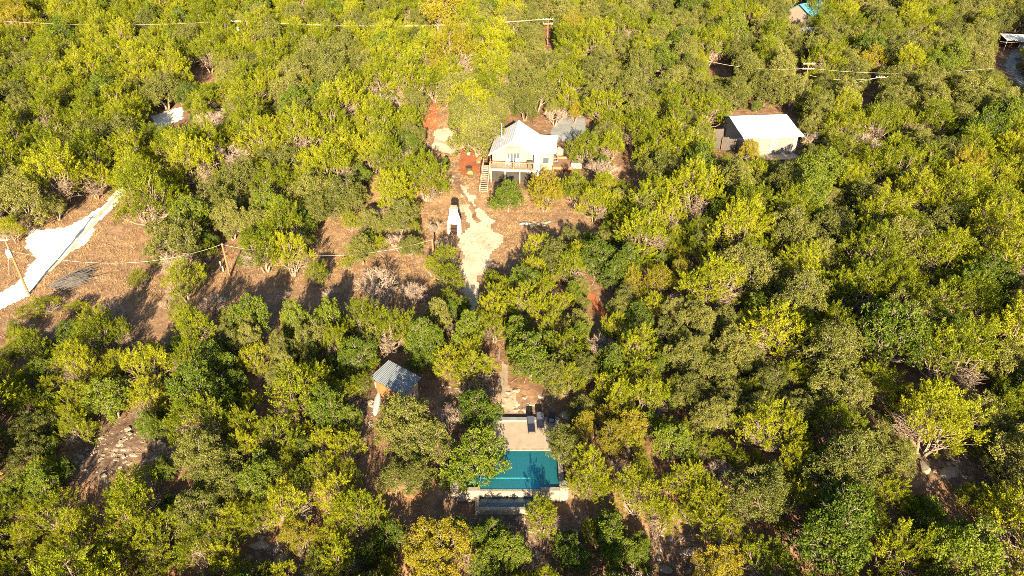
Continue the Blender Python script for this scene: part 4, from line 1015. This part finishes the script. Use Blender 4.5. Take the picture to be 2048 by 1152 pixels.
def shells(gen, seeds, leafmat, barkmat, nv):
    out = []
    for s in seeds:
        V, m = gen(s)
        out.append((np_mesh("crown", V, 0, M[leafmat], nv), m.mesh("trunk", M[barkmat])))
    return out
def recolour(lst, leafmat):
    out = []
    for c, t in lst:
        c2 = c.copy(); c2.materials.clear(); c2.materials.append(M[leafmat]); out.append((c2, t))
    return out
KIND = {}
KIND['J'] = shells(make_juniper, range(100, 109), 'juniper', 'bark', 3)
KIND['O'] = shells(make_oak, range(200, 208), 'oak', 'oakbark', 4)
KIND['D'] = shells(lambda s: make_oak(s, leaf=0.135, dens=.75, rl=0.80, nlobe=(20, 27), zlo=.30, zhi=.87, sub=(.26, .42)), range(300, 305), 'green', 'oakbark', 4)
KIND['Y'] = recolour(KIND['J'][:3] + shells(lambda s: make_oak(s, leaf=0.115, dens=.85, rl=0.85, nlobe=(17, 22)), range(400, 403), 'gold', 'oakbark', 4), 'gold')[:3] + shells(lambda s: make_oak(s, leaf=0.115, dens=.85, rl=0.85, nlobe=(17, 22)), range(400, 403), 'gold', 'oakbark', 4)
bare = []
for s in range(500, 506):
    tw, m = make_bare(s); bare.append((tw.mesh("twigs", M['twig']), m.mesh("trunk", M['twig'])))
KIND['B'] = bare

# hand placed trees: crown centre x, y and width in the photograph's pixels, kind (J juniper, O live oak, D deep green, Y golden, B bare)
HAND = """950 874 150 D;958 818 100 D;820 846 145 O;812 942 108 O;1062 700 115 D;1108 738 75 O;893 718 72 J;950 738 80 J;1135 757 62 J;772 655 78 J;728 632 80 J;
501 628 80 D;499 668 62 O;506 712 66 J;560 690 66 O;569 727 70 O;550 752 62 O;625 670 70 O;620 707 56 O;642 752 70 J;650 808 95 D;690 828 66 D;672 680 60 J;710 702 80 D;722 768 52 J;742 735 36 J;655 630 80 D;590 632 70 D;848 668 75 D;845 715 60 D;873 625 64 O;935 655 70 D;895 600 56 J;500 802 46 J;545 868 92 J;
80 610 72 J;150 612 46 J;30 648 60 B;124 650 56 B;190 643 70 J;188 670 76 J;240 664 46 J;18 700 52 J;62 690 52 J;98 692 38 J;130 715 80 J;168 702 60 J;230 722 66 J;248 765 56 B;288 727 92 J;375 717 82 J;393 768 116 D;452 797 66 D;293 790 92 J;385 652 86 J;358 618 42 J;465 640 70 O;458 674 66 O;98 770 56 J;152 787 76 J;50 755 60 J;30 778 60 J;440 700 60 O;
60 850 82 O;150 848 70 J;50 905 86 O;40 962 80 D;25 1015 66 J;85 958 80 D;100 1020 96 J;150 1052 86 J;115 1092 80 J;35 1125 90 J;172 1132 66 J;265 980 112 J;258 1027 122 J;305 1062 110 J;237 1112 52 J;305 1112 96 J;408 902 130 O;440 952 106 O;387 1017 106 O;325 930 46 D;470 1032 86 J;412 1087 110 J;452 1127 100 J;297 848 60 D;
600 890 60 D;687 892 80 J;635 932 70 J;598 964 82 J;702 944 50 J;573 1007 102 J;670 987 100 J;715 1024 100 J;515 1030 70 J;593 1065 76 Y;682 1114 92 J;640 1125 80 J;560 1150 70 J;784 1067 76 D;743 1097 62 D;877 1082 140 Y;857 1125 120 Y;775 1142 66 J;975 1065 92 D;980 1112 96 D;
1085 1030 85 J;1020 1100 82 D;1062 1122 60 B;1145 1095 86 D;1223 1054 86 D;1240 1107 82 D;1182 927 80 J;1168 962 66 J;1285 927 52 J;1275 982 106 J;1206 975 60 J;1326 1027 72 J;1378 957 86 J;1430 1017 102 J;1405 985 80 J;1457 1050 72 J;1445 1125 106 Y;1446 900 60 J;
1225 720 76 D;1275 692 96 J;1230 767 82 J;1277 747 82 J;1295 792 96 J;1240 797 70 J;1166 812 62 O;1218 834 72 Y;1265 847 76 Y;1163 850 66 Y;1225 870 76 Y;1370 712 86 O;1382 782 96 O;1347 877 82 D;1412 892 62 J;
983 530 34 B;1028 545 37 B;986 553 38 J;1012 563 27 J;1077 490 56 J;1065 533 52 J;1143 468 40 O;1152 500 54 J;1142 530 72 J;1164 568 38 O;1165 602 38 O;1091 570 58 J;1063 592 37 J;1121 602 52 J;983 610 60 J;988 652 56 J;1037 662 76 D;1098 647 52 J;1155 640 60 O;1160 667 56 D;1208 472 42 O;1240 475 40 O;1195 495 40 O;1252 517 80 D;1225 545 60 D;1265 553 56 Y;1318 555 70 Y;1358 540 52 Y;1363 510 34 Y;1250 590 66 O;1237 610 52 O;1310 605 60 J;1277 628 70 D;1345 617 60 O;1232 644 52 J;1210 674 34 J;1347 664 72 O;1398 634 86 O;1370 688 70 O;1347 470 42 J;1398 460 60 J;1418 510 52 J;1418 545 56 J;1300 463 42 B;1248 442 56 J;
476 350 66 B;430 388 42 B;513 396 52 O;456 432 76 O;513 438 70 O;580 500 86 J;633 541 56 J;692 524 30 J;750 555 95 B;752 588 76 B;825 577 66 B;888 482 42 B;892 512 52 J;897 552 70 J;862 530 32 J;720 492 70 O;797 480 62 B;740 440 62 O;800 427 76 O;785 365 70 J;850 345 80 J;858 368 66 Y;540 365 70 J;630 377 92 O;680 382 92 O;625 412 76 O;700 405 60 O;700 440 36 J;590 440 62 D;606 456 56 D;490 514 36 D;
1016 387 74 D;1090 373 86 Y;1150 370 60 J;1202 372 70 J;1190 402 62 J;1205 330 82 B;1170 290 76 J;1222 287 60 J;1110 228 56 B;1150 222 34 Y;350 470 108 O;357 517 100 B;362 556 86 J;275 552 36 J;287 387 112 J;336 385 70 J;445 350 40 B;
958 252 100 O;925 222 76 O;985 282 40 O;992 214 66 O;1050 206 60 O;1022 190 60 O;1463 252 40 O;1500 296 56 Y;1405 260 60 J;1380 240 56 O;1340 262 60 J;1300 285 60 J;1280 240 70 J;1245 255 60 J;555 262 60 Y;905 95 95 Y;860 85 60 J;880 10 100 Y;660 130 90 O;1405 690 60 O;1450 640 80 O;1470 690 90 O;1440 740 85 O;1500 720 80 O;1540 760 85 O;1520 810 90 O;1600 810 80 O;1800 905 85 O;1760 880 80 O;1960 830 120 O;1900 810 90 O;1880 790 70 J;25 20 70 Y;30 50 70 Y;130 930 40 D;215 615 62 B;410 392 40 B;395 424 44 B;802 312 62 B;818 335 40 B;425 604 70 B;868 452 40 B;640 548 34 B;660 585 44 B;312 430 40 B;560 590 40 B;330 600 40 B;1420 1062 40 B;1300 1075 44 B;1510 342 60 J;1560 346 64 O;1603 335 62 O;1660 330 60 J"""
HAND = [(float(a), float(b), float(c), d) for a, b, c, d in (t.split() for t in HAND.replace('\n', '').split(';') if t.strip())]
# open places of the photograph that no further tree may cover (pixels)
CLEAR = [[(-260, 640), (0, 470), (0, 680), (-260, 860)], [(0, 640), (0, 575), (50, 480), (45, 455), (130, 440), (245, 362), (250, 410), (330, 410), (320, 450), (300, 520), (420, 580), (440, 470), (480, 560), (560, 545), (640, 500), (625, 450), (690, 440), (720, 520), (860, 520), (850, 620), (700, 620), (460, 610), (330, 660), (270, 690), (200, 610), (130, 600)],
         [(835, 395), (905, 330), (925, 290), (960, 300), (985, 380), (1050, 410), (1130, 405), (1210, 450), (1120, 470), (1050, 490), (1030, 530), (980, 520), (965, 590), (935, 580), (920, 500), (870, 475), (840, 450)],
         [(845, 205), (882, 205), (928, 258), (928, 310), (858, 310)], [(915, 290), (980, 240), (1040, 232), (1115, 255), (1180, 225), (1185, 300), (1165, 345), (1060, 350), (960, 380), (915, 350)],
         [(1430, 265), (1475, 225), (1590, 220), (1610, 270), (1597, 311), (1485, 311), (1435, 300)], [(735, 710), (790, 705), (862, 755), (862, 800), (800, 820), (772, 855), (735, 845)],
         [(870, 770), (930, 770), (985, 690), (1000, 690), (1040, 770), (1120, 780), (1150, 840), (1150, 1025), (895, 1025), (905, 960), (985, 840), (960, 800), (880, 800)], [(755, 985), (910, 930), (925, 1010), (850, 1040), (765, 1050)],
         [(110, 945), (170, 870), (230, 850), (350, 860), (340, 895), (230, 945), (185, 990)], [(300, 252), (302, 226), (366, 214), (368, 245), (330, 254)], [(372, 165), (378, 135), (420, 125), (425, 160)],
         [(1178, 590), (1200, 590), (1222, 660), (1195, 655)], [(1232, 308), (1290, 300), (1292, 350), (1240, 362)], [(1650, 190), (1735, 190), (1735, 210), (1660, 208)], [(1420, 118), (1462, 130), (1460, 155), (1420, 145)],
         [(2000, 62), (2060, 68), (2060, 180), (1985, 125)], [(510, 1082), (610, 1090), (620, 1128), (515, 1128)], [(1315, 1072), (1390, 1080), (1395, 1140), (1320, 1140)], [(1790, 930), (1900, 925), (1990, 962), (1950, 990), (1830, 962)],
         [(732, 372), (757, 350), (754, 405), (730, 412)], [(1580, 12), (1612, 12), (1612, 32), (1580, 34)], [(1590, 48), (1614, 48), (1612, 72), (1592, 72)], [(1690, 0), (1712, 0), (1712, 14), (1690, 14)], [(0, 355), (14, 360), (14, 388), (0, 388)],
         [(455, 480), (466, 480), (466, 556), (455, 556)], [(860, 476), (874, 476), (874, 515), (860, 515)], [(478, 38), (494, 38), (492, 74), (480, 74)], [(1090, 35), (1108, 35), (1102, 90), (1092, 90)], [(1132, 40), (1144, 40), (1142, 86), (1134, 86)],
         [(1598, 122), (1622, 122), (1610, 190), (1598, 190)], [(1742, 150), (1764, 150), (1754, 205), (1744, 205)], [(1128, 0), (1144, 0), (1142, 18), (1130, 18)], [(770, 860), (755, 980), (770, 1010), (745, 1010), (740, 860)],
         [(1350, 1090), (1400, 1090), (1390, 1152), (1320, 1152)], [(540, 870), (500, 780), (530, 780), (560, 860)]]
KEEPSHORT = []
trees = []                                     # x, y, radius, height, kind, hand placed
def tree_height(k, r, rng): 
    return {'J': 2.0, 'O': 1.85, 'D': 2.0, 'Y': 1.9, 'B': 1.5}[k] * r * rng.uniform(.85, 1.22) + (.5 if k != 'B' else .2)
for cx, cy, w, k in HAND:
    p = at(cx, cy, 3.0); r = w / 2 * depth_of(p) / F
    hgt = tree_height(k, r, RNG) + (1.3 if 600 < cy < 700 and 160 < cx < 960 and k != 'B' else 0) - (1.6 if 580 < cy < 730 and cx < 170 else 0); p = at(cx, cy, hgt * .6); r = w / 2 * depth_of(p) / F
    trees.append([p[0], p[1], r, hgt, k, 1])
LEAN = {len(trees): math.radians(-24)}      # an oak outside the pool wall leans over the ledge
trees.append([5.75, 47.6, 2.05, 4.6, 'O', 1])
def crown_hits(x, y, r, hgt):
    z = h1(x, y); pts = [(0, 0, .05), (0, 0, .3), (0, 0, .6), (0, 0, 1.0), (-.85, 0, .6), (.85, 0, .6), (-.6, 0, .9), (.6, 0, .9), (-.6, -.5, .35), (.6, -.5, .35)]
    pp = [to_px((x + a * r, y + b * r, z + c * hgt)) for a, b, c in pts]
    ax = np.array([q[0] for q in pp]); ay = np.array([q[1] for q in pp])
    return any(inside(poly, ax, ay).any() for poly in CLEAR)
def region_kind(px, py, rng):
    if py < 240 and px > 1180: pr = (.24, .68, .06, .02)
    elif py < 240 and px > 900: pr = (.37, .55, .05, .03)
    elif py < 240 and px > 500: pr = (.52, .40, .05, .03)
    elif py < 420 and px < 500: pr = (.75, .20, .04, .01)
    elif px > 1600 and py < 480: pr = (.48, .43, .08, .01)
    elif px > 1350 and 560 < py < 880: pr = (.50, .38, .11, .01)
    elif px > 1200: pr = (.66, .22, .11, .01)
    else: pr = (.62, .22, .155, .005)
    if rng.random() < .045: return 'B'
    return rng.choice(['J', 'O', 'D', 'Y'], p=pr)
rng = np.random.default_rng(77)
TX = np.array([t[0] for t in trees]); TY = np.array([t[1] for t in trees]); TR = np.array([t[2] for t in trees])
def fill(n, rlo, rhi, gap, ylo=27, yhi=246, small=False):
    global TX, TY, TR
    added = 0
    ys = ylo + (yhi - ylo) * np.sqrt(rng.uniform((ylo / yhi) ** 2, 1, n)); ys = ylo + (yhi - ylo) * rng.uniform(0, 1, n) ** .75
    rr = rng.uniform(rlo, rhi, n)
    for i in np.argsort(-rr):
        y = ys[i]; dep = y * math.cos(TH) + 45 * math.sin(TH); hw_ = dep * .735 + 9
        x = rng.uniform(-hw_, hw_); r = rr[i]
        d = np.hypot(TX - x, TY - y)
        if (d < gap * (TR + r)).any(): continue
        pp = to_px((x, y, h1(x, y) + 2.5)); inner = -40 < pp[0] < 2090 and -60 < pp[1] < 1190
        k = region_kind(pp[0], pp[1], rng) if not small else rng.choice(['J', 'D', 'B'], p=(.6, .3, .1))
        hgt = tree_height(k, r, rng)
        if pp[2] > 0 and crown_hits(x, y, r, hgt): continue
        trees.append([x, y, r, hgt, k, 0]); TX = np.append(TX, x); TY = np.append(TY, y); TR = np.append(TR, r)
#@@FILL@@
fill(7000, 2.9, 3.9, .66)
fill(12000, 2.0, 2.9, .66)
fill(12000, 1.5, 2.1, .66)
BIG = len(trees)
fill(14000, .8, 1.4, .56, small=True)

# which trees stand as objects of their own: the ones that show largest, about 300 of a kind
def seen(t):
    px, py, d = to_px((t[0], t[1], h1(t[0], t[1]) + t[3] * .6))
    rp = t[2] * F / d
    vis = (-rp * .6 < px < 2048 + rp * .6) and (-rp * .6 < py < 1152 + rp * .6) and d > 0
    return px, py, d, rp, vis
info = [seen(t) for t in trees]
LIMIT = {'J': 298, 'O': 298, 'D': 200, 'Y': 80, 'B': 80}
single = set()
for k in LIMIT:
    c = [i for i in range(len(trees)) if trees[i][4] == k and info[i][4] and (i < BIG or k == 'B' or info[i][3] > 14)]
    c.sort(key=lambda i: (-trees[i][5], -info[i][3])); single |= set(c[:LIMIT[k]])
LANDMARKS = [("swimming pool", at(1020, 940)), ("tin-roofed shed", at(798, 790)), ("white canoe", at(754, 809)), ("gabled house", at(1040, 320)), ("metal garage", at(1530, 300)), ("outdoor fireplace", at(909, 471)),
             ("white road", at(140, 500)), ("brush pile", at(150, 563)), ("gravel drive", at(945, 540)), ("meadow pole", at(460, 553)), ("timber deck", at(1125, 318)), ("blue roof", at(1598, 40)), ("carport", at(2022, 98)),
             ("rocky clearing", at(240, 900)), ("transformer pole", at(58, 590)), ("garage pole", at(1603, 196)), ("single-crossarm pole", at(1748, 208)), ("double-crossarm pole", at(1095, 92))]
NOUN = {'J': ("juniper_tree", "juniper", "tree", "junipers of the cedar wood"), 'O': ("live_oak_tree", "live oak", "tree", "live oaks of the wood"), 'D': ("broadleaf_tree", "deep green tree", "tree", "deep green broadleaf trees"),
        'Y': ("golden_tree", "golden yellow tree", "tree", "golden trees in the wood"), 'B': ("bare_tree", "bare pale tree", "tree", "bare dead trees")}
used = set()
def tree_label(i):
    x, y, r, hgt, k, hand = trees[i]; px, py, d, rp, _ = info[i]
    noun = NOUN[k][1]; size = "small" if r < 1.5 else "mid-sized" if r < 2.6 else "broad" if r < 3.5 else "wide"
    tone = {'J': "yellow-green ", 'O': "olive ", 'D': "", 'Y': "", 'B': ""}[k]
    nm, q = min(LANDMARKS, key=lambda l: math.hypot(l[1][0] - x, l[1][1] - y)); dx, dy = x - q[0], y - q[1]; dist = math.hypot(dx, dy)
    where = ("behind" if dy > 0 else "in front of") if abs(dy) > abs(dx) * 1.2 else ("right of" if dx > 0 else "left of")
    a, b = min(100, max(0, round(px / 20.48))), min(100, max(0, round(py / 11.52)))
    head = f"{size} {tone}{noun}"
    opts = [f"{head} {where} the {nm}, {a}% across, {b}% down the photo"] if dist < 40 else [f"{head} in the dense wood, {a}% across, {b}% down the photo"]
    for alt in ("leafy ", "dense ", "rounded ", "bushy "): opts.append(f"{size} {alt}{tone}{noun} in the wood, {a}% across, {b}% down the photo")
    if py < 0 or py > 1152 or px < 0 or px > 2048: 
        e = "lower edge" if py > 1152 else "upper edge" if py < 0 else "left edge" if px < 0 else "right edge"
        opts = [f"{head} cut by the {e}, {a}% across, {b}% down the photo"] + opts
    for o in opts:
        if o not in used: used.add(o); return o
    return opts[0]
rest = []
for i, t in enumerate(trees):
    x, y, r, hgt, k, hand = t
    var = KIND[k]; vi = int(rng.integers(len(var)))
    z = h1(x, y) - .05; rot = rng.uniform(0, 2 * math.pi); sxy = r / 3.0 * (1.08 if k in 'JB' else 1.0); sz = hgt / 5.5
    if i in single:
        nm = NOUN[k]
        e = thing(nm[0], tree_label(i), nm[2], (x, y, z), rot, nm[3]); e.scale = (sxy, sxy, sz)
        if i in LEAN: e.rotation_euler = (Matrix.Rotation(LEAN[i], 3, 'Y') @ Matrix.Rotation(rot, 3, 'Z')).to_euler()
        for part, mesh in zip(("crown" if k != 'B' else "twigs", "trunk"), var[vi]):
            o = bpy.data.objects.new(part, mesh); C.objects.link(o); o.parent = e
    else:
        rest.append((x, y, z, rot, sxy, sz, k, vi, i >= BIG))
# the far wood: the trees past the count, as one mass
protos = bpy.data.collections.new("wood prototypes"); pidx = {}
for k in KIND:
    for vi, (c, t) in enumerate(KIND[k]):
        bm = bmesh.new(); bm.from_mesh(c); n0 = len(bm.faces); bm.from_mesh(t); bm.faces.ensure_lookup_table()
        for f in bm.faces[n0:]: f.material_index = 1
        me = bpy.data.meshes.new("wood_tree"); bm.to_mesh(me); bm.free(); me.materials.append(c.materials[0]); me.materials.append(t.materials[0])
        o = bpy.data.objects.new("w%03d" % len(pidx), me); protos.objects.link(o); pidx[(k, vi)] = len(pidx)
def scatter(name, pts):
    me = bpy.data.meshes.new(name); me.vertices.add(len(pts)); me.vertices.foreach_set("co", np.array([[p[0], p[1], p[2]] for p in pts], np.float32).ravel())
    for nm, ty, vals in (("idx", 'INT', [pidx[(p[6], p[7])] for p in pts]), ("rz", 'FLOAT', [p[3] for p in pts]), ("sxy", 'FLOAT', [p[4] for p in pts]), ("sz", 'FLOAT', [p[5] for p in pts])):
        a = me.attributes.new(nm, ty, 'POINT'); a.data.foreach_set("value", vals)
    o = bpy.data.objects.new(name, me); C.objects.link(o)
    ng = bpy.data.node_groups.new(name, 'GeometryNodeTree')
    ng.interface.new_socket("Geometry", in_out='INPUT', socket_type='NodeSocketGeometry'); ng.interface.new_socket("Geometry", in_out='OUTPUT', socket_type='NodeSocketGeometry')
    gi = ng.nodes.new("NodeGroupInput"); go = ng.nodes.new("NodeGroupOutput"); ci = ng.nodes.new("GeometryNodeCollectionInfo"); ip = ng.nodes.new("GeometryNodeInstanceOnPoints")
    ci.inputs["Collection"].default_value = protos; ci.inputs["Separate Children"].default_value = True; ci.inputs["Reset Children"].default_value = True
    def attr(nm, ty):
        n = ng.nodes.new("GeometryNodeInputNamedAttribute"); n.data_type = ty; n.inputs[0].default_value = nm; return n.outputs["Attribute"]
    cr = ng.nodes.new("ShaderNodeCombineXYZ"); cs = ng.nodes.new("ShaderNodeCombineXYZ")
    ng.links.new(attr("rz", 'FLOAT'), cr.inputs[2]); sx = attr("sxy", 'FLOAT'); ng.links.new(sx, cs.inputs[0]); ng.links.new(sx, cs.inputs[1]); ng.links.new(attr("sz", 'FLOAT'), cs.inputs[2])
    ng.links.new(gi.outputs[0], ip.inputs["Points"]); ng.links.new(ci.outputs[0], ip.inputs["Instance"]); ip.inputs["Pick Instance"].default_value = True
    ng.links.new(attr("idx", 'INT'), ip.inputs["Instance Index"]); ng.links.new(cr.outputs[0], ip.inputs["Rotation"]); ng.links.new(cs.outputs[0], ip.inputs["Scale"])
    ng.links.new(ip.outputs[0], go.inputs[0])
    md = o.modifiers.new("scatter", 'NODES'); md.node_group = ng
    return tag(o, kind="stuff")
scatter("distant_wood", [p for p in rest if not p[8]])
scatter("undergrowth", [p for p in rest if p[8]])
print("TREES", len(trees), "single", len(single), {k: sum(1 for i in single if trees[i][4] == k) for k in KIND}, "rest", len(rest))

# ------------------------------------------------------------------ dry grass, leaf litter twigs and rubble
def scatter_in(polys, dens, rng, jitter=1.0):
    out = []
    for p in polys:
        a = np.array(p); x0, y0 = a.min(0); x1, y1 = a.max(0); n = int((x1 - x0) * (y1 - y0) * dens)
        x = rng.uniform(x0, x1, n); y = rng.uniform(y0, y1, n); k = inside(p, x + rng.normal(0, jitter, n), y + rng.normal(0, jitter, n)); out.append(np.stack([x[k], y[k]], 1))
    return np.concatenate(out)
g = scatter_in([MEADOW] + DRYSPOTS[1:], 16, rng)
onroad = np.zeros(len(g), bool)
for p in (ROAD, DRIVE, DRIVE2, MULCH): onroad |= inside(p, g[:, 0], g[:, 1])
g = g[~onroad]; dn = vnoise(g[:, 0], g[:, 1], 3.5, 31); g = g[dn > rng.uniform(.1, .75, len(g))]
gz_ = hz(g[:, 0], g[:, 1]); nb = 5; B0 = np.repeat(np.stack([g[:, 0], g[:, 1], gz_ - .02], 1), nb, 0) + rng.normal(0, .07, (len(g) * nb, 3)) * [1, 1, 0]
dd = unit(rng.normal(0, .55, B0.shape) + [0, 0, 1]); V = leaf_tris(B0, dd, rng.normal(0, 1, B0.shape), rng.uniform(.10, .38, len(B0)), rng.uniform(.025, .06, len(B0)))
o = bpy.data.objects.new("dry_grass", np_mesh("dry_grass", V, 0, M['drygrass'], 3)); C.objects.link(o); tag(o, kind="stuff")
def rubble(name, polys, dens, smin, smax, mat, keepout=()):
    g = scatter_in(polys, dens, rng, .8)
    k = ~((g[:, 0] > PX0 - .6) & (g[:, 0] < 5.3) & (g[:, 1] > 42.0) & (g[:, 1] < 53.6)); g = g[k]
    for p in keepout: g = g[~inside(p, g[:, 0], g[:, 1])]
    z = hz(g[:, 0], g[:, 1]); vs_ = []; fs = []
    base = np.array([(-1, -.8, -.5), (1, -.9, -.5), (.9, .8, -.5), (-.8, 1, -.5), (-.7, -.6, .5), (.7, -.5, .45), (.6, .6, .55), (-.6, .7, .4)])
    quads = [(0, 3, 2, 1), (4, 5, 6, 7), (0, 1, 5, 4), (1, 2, 6, 5), (2, 3, 7, 6), (3, 0, 4, 7)]
    for i in range(len(g)):
        s = smin + (smax - smin) * rng.random() ** 3; a = rng.uniform(0, 6.28); b = base * rng.uniform(.6, 1.3, base.shape) * [s, s * .7, s * .45]
        R2 = np.array([[math.cos(a), -math.sin(a)], [math.sin(a), math.cos(a)]]); b[:, :2] = b[:, :2] @ R2.T
        o0 = len(vs_) * 8; vs_.append(b + [g[i, 0], g[i, 1], z[i] + s * .1]); fs += [tuple(o0 + q for q in f) for f in quads]
    me = bpy.data.meshes.new(name); me.from_pydata(np.concatenate(vs_).tolist(), [], fs); me.update(); me.materials.append(mat)
    o = bpy.data.objects.new(name, me); C.objects.link(o); tag(o, kind="stuff")
rubble("rubble", ROCKS, 3.0, .06, .42, M['rock'])
rubble("pale_gravel_stones", [DRIVE, PATH, W([(640, 560), (900, 560), (880, 640), (660, 640)])], 1.2, .03, .14, M['limestone'])
# fallen twigs and leaf tufts over the litter
g = scatter_in([[(-60, 34), (60, 34), (110, 150), (-110, 150)]], 1.6, rng)
k = ~((g[:, 0] > PX0 - .6) & (g[:, 0] < 5.3) & (g[:, 1] > 42.0) & (g[:, 1] < 53.6))
for p in (ROAD,): k &= ~inside(p, g[:, 0], g[:, 1])
g = g[k]; z = hz(g[:, 0], g[:, 1]); B0 = np.stack([g[:, 0], g[:, 1], z + .03], 1); dd = unit(rng.normal(0, 1, B0.shape) * [1, 1, .25] + [0, 0, .12])
V = leaf_tris(B0, dd, np.tile([0, 0, 1.0], (len(B0), 1)) + rng.normal(0, .4, B0.shape), rng.uniform(.4, 1.5, len(B0)), rng.uniform(.03, .07, len(B0)))
o = bpy.data.objects.new("fallen_twig_litter", np_mesh("fallen_twig_litter", V, 0, M['twig'], 3)); C.objects.link(o); tag(o, kind="stuff")
